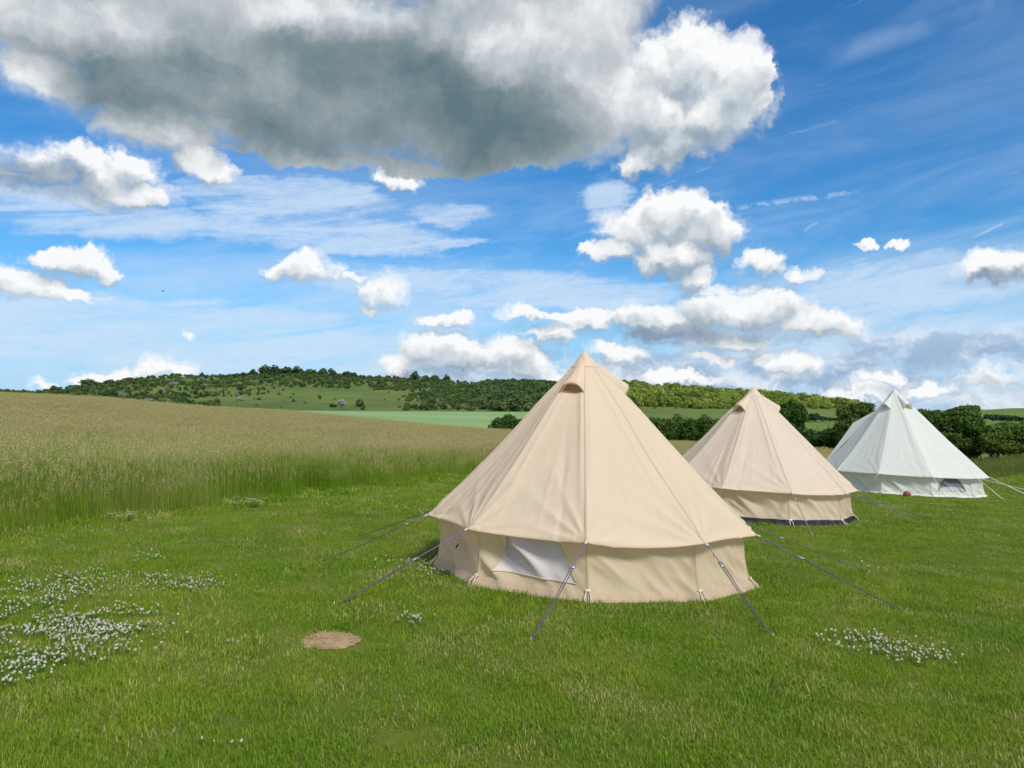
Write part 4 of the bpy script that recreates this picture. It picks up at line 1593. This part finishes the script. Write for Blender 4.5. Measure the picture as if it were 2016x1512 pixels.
ROUND = dict(lobes=8, spread=.30, z0=.18, z1=.70)
FLAT = dict(lobes=9, spread=.36, z0=.18, z1=.60)
proto = {}
FAR = []     # (kind, px, base row, width px, height px, label, group)
crest = 'dark trees along the top of the hill'
hw_ = 'pale flowering hawthorns on the hillside'
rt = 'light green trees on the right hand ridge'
FAR += [
    ('dark', 478, 737, 16, 9, 'small lone tree at the left end of the dark clump on the hill top', crest),
    ('dark', 497, 736, 15, 13, 'small dark tree beside the big round pair that start the hill top clump', crest),
    ('dark', 517, 737, 27, 21, 'big round dark tree, first of the large pair on the hill top', crest),
    ('dark', 541, 738, 27, 24, 'tallest dark tree of the hill top clump, second of the large pair', crest),
    ('dark', 565, 739, 34, 20, 'broad dark tree right of the tallest one on the hill top', crest),
    ('dark', 587, 739, 28, 20, 'round dark tree in the middle of the hill top clump', crest),
    ('dark', 609, 739, 26, 16, 'low broad dark tree right of the middle of the hill top clump', crest),
    ('dark', 635, 740, 24, 18, 'round dark tree, left of the close pair ending the hill top clump', crest),
    ('dark', 653, 741, 19, 18, 'narrow dark tree, right of the close pair ending the hill top clump', crest),
    ('dark', 681, 743, 27, 15, 'low dark tree standing just past the end of the hill top clump', crest),
    ('dark', 696, 745, 18, 14, 'small dark tree leaning against the low one past the clump', crest),
    ('dark', 815, 746, 23, 19, 'tall round tree left of the gap on the ridge above the crop field', crest),
    ('dark', 837, 747, 24, 14, 'flat topped tree next to the gap on the ridge above the crop field', crest),
    ('dark', 855, 748, 26, 14, 'flat topped tree joining its neighbour on the ridge above the crop field', crest),
    ('dark', 880, 752, 19, 16, 'round tree standing alone at the right of the ridge gap', crest),
    ('dark', 175, 761, 36, 19, 'broad dark tree on the left shoulder of the hill before a white cloud', crest),
    ('dark', 106, 772, 22, 15, 'round dark tree at the dip near the left end of the hill', crest),
    ('dark', 214, 755, 28, 9, 'low dark bush on the skyline left of the bright low cloud', crest),
    ('dark', 255, 749, 22, 8, 'low dark bush on the skyline in front of the bright low cloud', crest),
    ('dark', 397, 744, 11, 13, 'tiny round tree alone on the bare skyline', crest),
    ('dark', 215, 787, 36, 20, 'large dark bush at the foot of the left hillside by the meadow', 'dark bushes low on the hillside'),
    ('dark', 709, 801, 21, 20, 'round dark tree standing alone on open turf above the crop field', 'dark bushes low on the hillside'),
    ('dark', 473, 768, 15, 12, 'dark bush on the open slope below the left of the hill top clump', 'dark bushes low on the hillside'),
    ('dark', 655, 804, 18, 8, 'low dark bush touching the pale hawthorn above the crop field', 'dark bushes low on the hillside'),
    ('pale', 166, 762, 17, 9, 'pale hawthorn below the broad dark tree on the left shoulder', hw_),
    ('pale', 247, 785, 17, 13, 'pale round hawthorn beside the large dark bush near the meadow', hw_),
    ('pale', 294, 792, 22, 10, 'pale low hawthorn just above the meadow edge on the left', hw_),
    ('pale', 341, 758, 20, 9, 'pale hawthorn high on the left hillside near the skyline', hw_),
    ('pale', 404, 764, 14, 11, 'pale hawthorn in the scrub below the bare skyline', hw_),
    ('pale', 398, 751, 14, 10, 'pale hawthorn right under the tiny lone skyline tree', hw_),
    ('pale', 472, 789, 16, 12, 'pale hawthorn alone on the open slope left of centre', hw_),
    ('pale', 673, 804, 18, 19, 'largest pale hawthorn, beside the lone dark tree above the crop field', hw_),
    ('pale', 982, 777, 18, 10, 'pale hawthorn in thick scrub above the right end of the crop field', hw_),
    ('pale', 1013, 772, 11, 12, 'small pale hawthorn nearest the wooded end of the hill', hw_),
    ('pale', 861, 794, 9, 12, 'thin pale bush in the scrub right of centre above the crop field', hw_),
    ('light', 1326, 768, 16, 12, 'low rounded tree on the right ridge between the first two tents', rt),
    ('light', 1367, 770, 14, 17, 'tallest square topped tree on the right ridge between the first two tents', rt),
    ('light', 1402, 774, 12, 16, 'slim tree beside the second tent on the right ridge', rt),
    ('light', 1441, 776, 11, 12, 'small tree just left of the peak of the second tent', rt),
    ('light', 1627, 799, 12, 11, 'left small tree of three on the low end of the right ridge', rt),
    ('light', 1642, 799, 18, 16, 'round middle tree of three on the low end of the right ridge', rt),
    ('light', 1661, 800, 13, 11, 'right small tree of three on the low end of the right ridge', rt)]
used = set()
for kd, px, row, w, h, label, grp in FAR:
    p = find(px, row, 425, 760)
    m_px = FOC / p.y
    sc = (w / m_px * 1.05, w / m_px * 1.05, h / m_px * 1.12)
    p = p - Vector((0, 0, h / m_px * .12))
    key = (kd, len(used) % 3)
    used.add(px)
    if key not in proto:
        leaf = {'dark': 'leaf_far', 'pale': 'leaf_pale', 'light': 'leaf_far_suntint'}[kd]
        nm = {'dark': 'broadleaf_tree', 'pale': 'hawthorn_tree', 'light': 'woodland_tree'}[kd]
        o = unit_tree(nm, label, 'tree', leaf, ROUND if key[1] else FLAT)
        o['group'] = grp
        o.location, o.scale, o.rotation_euler = p, sc, (0, 0, rs.random() * 6)
        proto[key] = o
    else:
        dup(proto[key], p, label, grp, None, sc, rs.random() * 6)

# scrub that covers the down: one mass of countless bushes
scrub = sub_lib('scrub bushes')
for k in range(4):
    bl = [((rs.uniform(-.3, .3), rs.uniform(-.3, .3), rs.uniform(.2, .5)), .3, .3, .26) for _ in range(5)]
    foliage(bl, 170, .13, rs, .3).build('bush', M['leaf_scrub'], coll=scrub, smooth_=False)
for k in range(2):
    bl = [((rs.uniform(-.3, .3), rs.uniform(-.3, .3), rs.uniform(.2, .6)), .3, .3, .3) for _ in range(5)]
    foliage(bl, 170, .13, rs, .3).build('bush', M['leaf_far'], coll=scrub, smooth_=False)
n = 26000
y = 405 + 350 * rng.random(n)
u = rng.uniform(-.74, .16, n)
x = u * y
z = terrain(x, y)
pxs = CX + FOC * u
rows = HOR - (z - EYE) / y * FOC
sky_r = np.interp(pxs, *SKYLINE)
foot_r = 808.0
f = (rows - sky_r) / np.maximum(foot_r - sky_r, 8)          # 0 at the skyline, 1 at the foot
nz = vnoise(x, y, .018, 4) * .6 + vnoise(x, y, .06, 9) * .5
dens = np.full(n, .30)
dens = np.where(pxs < 440, .40 - .05 * f, dens)
dens = np.where((pxs > 430) & (pxs < 800) & (f > .38), .007, dens)
dens = np.where((pxs > 430) & (pxs < 800) & (f <= .38), .50, dens)
dens = np.where((pxs > 430) & (pxs < 560) & (f > .3) & (f < .6), .12, dens)
dens = np.where((pxs >= 800) & (pxs < 960), .34 + .1 * (f < .4) - .12 * (f > .75), dens)
dens = np.where(pxs >= 930, np.where(f < .62, .85, .35), dens)
dens = np.where((pxs > 150) & (pxs < 420) & (f > .25) & (f < .55), .2, dens)
k = (rng.random(n) < dens * np.clip(1 + 1.9 * nz, 0, 2.5) * .55)
x, y, z, pxs, f = x[k], y[k], z[k], pxs[k], f[k]
sc = rng.uniform(1.6, 4.2, len(x)) * np.where(pxs > 940, 1.7, 1) * np.where((pxs > 430) & (pxs < 800) & (f > .38), .75, 1)
scatter('scrub', scrub, np.stack([x, y, z - .1], -1), sc, rng.uniform(0, 6.28, len(x)), rng.integers(0, 6, len(x)), 'dense dark scrub and bushes covering the chalk hill')

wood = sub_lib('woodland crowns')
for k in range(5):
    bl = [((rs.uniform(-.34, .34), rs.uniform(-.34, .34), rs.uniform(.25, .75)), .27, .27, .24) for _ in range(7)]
    foliage(bl, 330, .085, rs, .3).build('crown', M['leaf_far_suntint'], coll=wood, smooth_=False)
n = 5200
y = 400 + 350 * rng.random(n)
u = rng.uniform(.10, .47, n)
x = u * y
z = terrain(x, y)
pxs = CX + FOC * u
rows = HOR - (z - EYE) / y * FOC
sky_r = np.interp(pxs, *SKYLINE)
f = (rows - sky_r) / np.maximum(806 - sky_r, 4)
nz = vnoise(x, y, .02, 14)
k = (f < .97) & (rng.random(n) < np.where(f < .6, .62, .42) * np.clip(1 + 1.1 * nz, .15, 1.6)) & (pxs < 1690)
x, y, z = x[k], y[k], z[k]
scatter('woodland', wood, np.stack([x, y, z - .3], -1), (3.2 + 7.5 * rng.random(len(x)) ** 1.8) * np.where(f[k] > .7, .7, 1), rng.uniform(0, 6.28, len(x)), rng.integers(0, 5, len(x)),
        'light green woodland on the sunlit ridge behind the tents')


def hedge(name, label, cat, depth, lobes, leaf, n, size, sprouts=(), group=None):
    """lobes: (px, centre row, half width px, half height px) of the plant's rounded masses at this depth"""
    s = depth / FOC
    lobes = [(a_, b_ + .10 * d_, c_, d_ * .84) for a_, b_, c_, d_ in lobes]
    px0 = sum(l[0] for l in lobes) / len(lobes)
    base = Vector(((px0 - CX) * s, depth, 0))
    base.z = tz(base.x, base.y)
    t = thing(name, label, cat, base, 0, group)
    blobs = []
    for px, row, rx, ry in lobes:
        dy = rs.uniform(-.5, .5) * rx * s
        p = Vector(((px - CX) * s, depth + dy, EYE + float(slope_of_row(row)) * depth)) - base
        blobs.append((tuple(p), rx * s, min(rx, ry * 1.4) * s, ry * s))
    for c_, a_, b_, d_ in list(blobs):
        for _ in range(4):
            v_ = Vector((rs.gauss(0, 1), rs.gauss(0, .7), rs.gauss(.35, .8))).normalized()
            q_ = rs.uniform(.30, .5)
            blobs.append(((c_[0] + v_.x * a_ * .8, c_[1] + v_.y * b_ * .8, c_[2] + v_.z * d_ * .8), a_ * q_, b_ * q_, d_ * q_))
    mb = foliage(blobs, n, size, rs, .42, .1)
    # young shoots standing proud of the crown
    for px, row, hgt in sprouts:
        p = Vector(((px - CX) * s, depth, EYE + float(slope_of_row(row)) * depth)) - base
        for k in range(14):
            q = p + Vector((rs.gauss(0, .05), rs.gauss(0, .05), -hgt * s * k / 14))
            a = Vector((rs.gauss(0, 1), rs.gauss(0, 1), rs.gauss(0, .6))).normalized() * size * (.5 + k / 14)
            b = Vector((0, 0, 1)).cross(a).normalized() * size * .4
            mb.add([q, q + a * .5 - b, q + a, q + a * .5 + b], [(0, 1, 2, 3)], rs.random())
    mb.build('foliage', M[leaf], t, smooth_=False)
    if depth > 200:
        return t
    sb = MB()
    for c, rx, ry, rz in blobs[:len(lobes)]:
        gx, gy = c[0] * .92, c[1]
        gz = tz(base.x + gx, base.y + gy) - base.z
        stems(sb, (gx, gy, gz), [Vector(c) + Vector((0, 0, rz * .3)), Vector(c) + Vector((rx * .4, 0, 0)), Vector(c) - Vector((rx * .4, 0, 0))], .05, rs)
    sb.build('stems', M['bark'], t)
    return t


hedge('bush', 'wide dark green bush at the meadow end, left of the front tent', 'bush', 98,
      [(985, 834, 20, 15), (1003, 830, 22, 16), (1022, 836, 20, 14), (1040, 836, 18, 14), (970, 842, 12, 8), (1000, 842, 30, 8)], 'leaf_dark', 5200, .15)
hedge('hawthorn_tree', 'dark upright bush half hidden behind the front tent beside the wide bush', 'tree', 93,
      [(1055, 826, 14, 22), (1066, 808, 14, 20), (1078, 796, 14, 16), (1080, 826, 20, 20), (1048, 838, 14, 12)], 'leaf_dark', 4200, .15, [(1062, 786, 14), (1074, 776, 14)])
hedge('hedge', 'long clipped dark hedge seen between the front tent and the middle tent', 'hedge', 84,
      [(1235 + 17 * k, 841 + 3 * ((k * 7) % 3) - 2, 19, 24 + (k * 5) % 4) for k in range(13)] + [(1240 + 22 * k, 856, 22, 12) for k in range(10)], 'leaf_dark', 17000, .135)
hedge('hawthorn_tree', 'tall dark tree rising right behind the peak of the middle tent', 'tree', 76,
      [(1545, 815, 22, 25), (1556, 806, 20, 20), (1568, 818, 16, 20), (1550, 842, 28, 24), (1535, 832, 22, 28), (1566, 848, 20, 20), (1575, 802, 9, 9)], 'leaf_dark', 9500, .14,
      [(1540, 790, 12), (1556, 786, 12), (1569, 795, 10)])
hedge('hedge', 'low dark hedge running between the middle tent and the white tent', 'hedge', 74,
      [(1590, 858, 20, 17), (1612, 862, 20, 16), (1634, 858, 20, 20), (1652, 850, 16, 24), (1600, 870, 30, 10), (1640, 872, 24, 10)], 'leaf_dark', 8500, .135, [(1607, 840, 12), (1622, 842, 9), (1632, 834, 10)])
hedge('hawthorn_tree', 'tall dark tree with leafy shoots beside the left slope of the white tent', 'tree', 70,
      [(1690, 806, 18, 16), (1703, 800, 16, 12), (1678, 814, 16, 14), (1668, 838, 20, 22), (1692, 832, 24, 22), (1715, 816, 18, 14), (1655, 812, 8, 14), (1660, 858, 16, 20)], 'leaf_dark', 9500, .13,
      [(1692, 784, 14), (1702, 786, 12), (1709, 791, 10), (1680, 794, 10), (1722, 798, 10)])
hedge('hawthorn_bush', 'large dark hedge bush rising behind the right slope of the white tent', 'bush', 57,
      [(1812, 822, 24, 20), (1838, 824, 26, 22), (1864, 828, 26, 24), (1850, 886, 34, 16), (1886, 892, 28, 14), (1915, 890, 20, 14), (1825, 872, 24, 22), (1890, 832, 24, 22), (1905, 848, 24, 26), (1925, 856, 18, 26), (1860, 868, 30, 24), (1896, 878, 26, 20),
       (1830, 850, 24, 24), (1880, 812, 24, 10), (1925, 832, 14, 16)], 'leaf_dark', 27000, .098,
      [(1838, 804, 14), (1850, 806, 12), (1818, 805, 10), (1862, 808, 10), (1876, 806, 10), (1930, 814, 12)])
hedge('hawthorn_tree', 'small dark tree topping the large hedge bush behind the white tent', 'tree', 60,
      [(1896, 806, 14, 10), (1914, 806, 14, 10), (1905, 814, 20, 10), (1902, 830, 16, 14)], 'leaf_mid', 4200, .10, [(1892, 793, 10), (1906, 794, 9), (1918, 795, 10), (1928, 800, 10)])
hedge('hawthorn_bush', 'round bush at the right edge of the view above the rough bank', 'bush', 55,
      [(1962, 852, 24, 24), (1985, 846, 26, 22), (2012, 848, 24, 24), (1946, 866, 18, 20), (1975, 878, 30, 14), (2010, 876, 30, 14), (1960, 886, 26, 10), (1995, 884, 30, 12), (2030, 880, 30, 14), (2040, 848, 26, 26)], 'leaf_mid', 18500, .098, [(1972, 828, 10), (1996, 824, 10), (2008, 828, 8)])
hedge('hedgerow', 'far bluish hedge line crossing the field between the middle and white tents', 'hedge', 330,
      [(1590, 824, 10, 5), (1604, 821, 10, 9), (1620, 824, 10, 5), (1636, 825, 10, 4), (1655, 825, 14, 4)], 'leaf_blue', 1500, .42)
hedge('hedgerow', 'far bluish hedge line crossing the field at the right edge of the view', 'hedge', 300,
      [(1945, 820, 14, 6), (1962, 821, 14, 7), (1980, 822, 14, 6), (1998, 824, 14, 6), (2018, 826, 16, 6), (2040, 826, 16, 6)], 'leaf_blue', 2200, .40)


# ------------------------------------------------------------------ small things
def umbel_plant(px, row, label, n, h, depth=None):
    p = find(px, row, 5, 70)
    t = thing('cow_parsley', label, 'wild flower', p, 0, 'white umbel flowers at the grass edges')
    sb = MB()
    for _ in range(n):
        fb = MB()
        top = Vector((rs.gauss(0, .16), rs.gauss(0, .12), h * rs.uniform(.75, 1.1)))
        sb.tube([(top.x * .2, top.y * .2, -.02), top * .6, top], .004, 4)
        for k in range(11):
            a, r = k * 2.4, .010 * k ** .5 * 1.7
            c = top + Vector((r * math.cos(a), r * math.sin(a), rs.uniform(-.004, .008)))
            s = .0085
            fb.add([c + Vector((s, 0, 0)), c + Vector((0, s, .003)), c + Vector((-s, 0, 0)), c + Vector((0, -s, .003))], [(0, 1, 2, 3)], .5)
        fb.build('flower_head', M['umbel'], t)
    sb.build('stalk', M['clover_leaf'], t)
    return t


umbel_plant(256, 1030, 'low white flower cluster at the foot of the meadow on the left', 9, .13)
umbel_plant(500, 1000, 'white flowers along the meadow foot near the middle of its edge', 10, .16)
umbel_plant(470, 1004, 'small white flowers just left of the bigger cluster at the meadow foot', 5, .14)
umbel_plant(22, 1010, 'tall white umbel among the meadow stalks at the left edge', 5, .75)
umbel_plant(1930, 912, 'white umbels in front of the hedge above the white tent', 16, .5)

# leather ball against the foot of the white tent
c = P(1781, 977)
bm = bmesh.new()
bmesh.ops.create_uvsphere(bm, u_segments=28, v_segments=18, radius=.115)
for v in bm.verts:
    q = v.co.normalized()
    seam = min(abs(q.x * .8 + q.z * .6), abs(q.x * .8 - q.z * .6), abs(q.y))
    v.co *= 1 - .03 * math.exp(-(seam / .05) ** 2)
    v.co.z *= .92
me = bpy.data.meshes.new('leather_ball')
bm.to_mesh(me)
bm.free()
me.materials.append(M['leather'])
me.polygons.foreach_set('use_smooth', [True] * len(me.polygons))
o = bpy.data.objects.new('leather_ball', me)
C.objects.link(o)
o.location = c + Vector((0, 0, .06))
tag(o, 'small reddish brown ball lying against the foot of the white tent', 'ball')

# a bird far up in the left of the sky
p = Vector(((316 - CX) / FOC * 70, 70, EYE + float(slope_of_row(573)) * 70))
mb = MB()
mb.tube([(-.14, 0, 0), (-.08, 0, .0), (.02, 0, .01), (.09, 0, .01), (.13, 0, .0)], [.006, .03, .036, .024, .004], 8)
for sg in (-1, 1):
    vs = []
    for k in range(7):
        f = k / 6
        yv, zv = sg * (.02 + .17 * f), .05 * math.sin(f * 2.2)
        ch = .055 * (1 - f ** 2)
        vs += [(.045 - .06 * f * f, yv, zv + .004), (.045 - .06 * f * f - ch, yv, zv)]
    mb.add(vs, [(2 * k, 2 * k + 1, 2 * k + 3, 2 * k + 2) for k in range(6)])
mb.add([(-.13, -.01, 0), (-.13, .01, 0), (-.20, .03, 0), (-.20, -.03, 0)], [(0, 1, 2, 3)])
o = mb.build('bird', M['bird'])
o.location = p
o.rotation_euler = (.1, -.1, .5)
tag(o, 'tiny dark bird gliding in the blue on the left of the sky', 'bird')
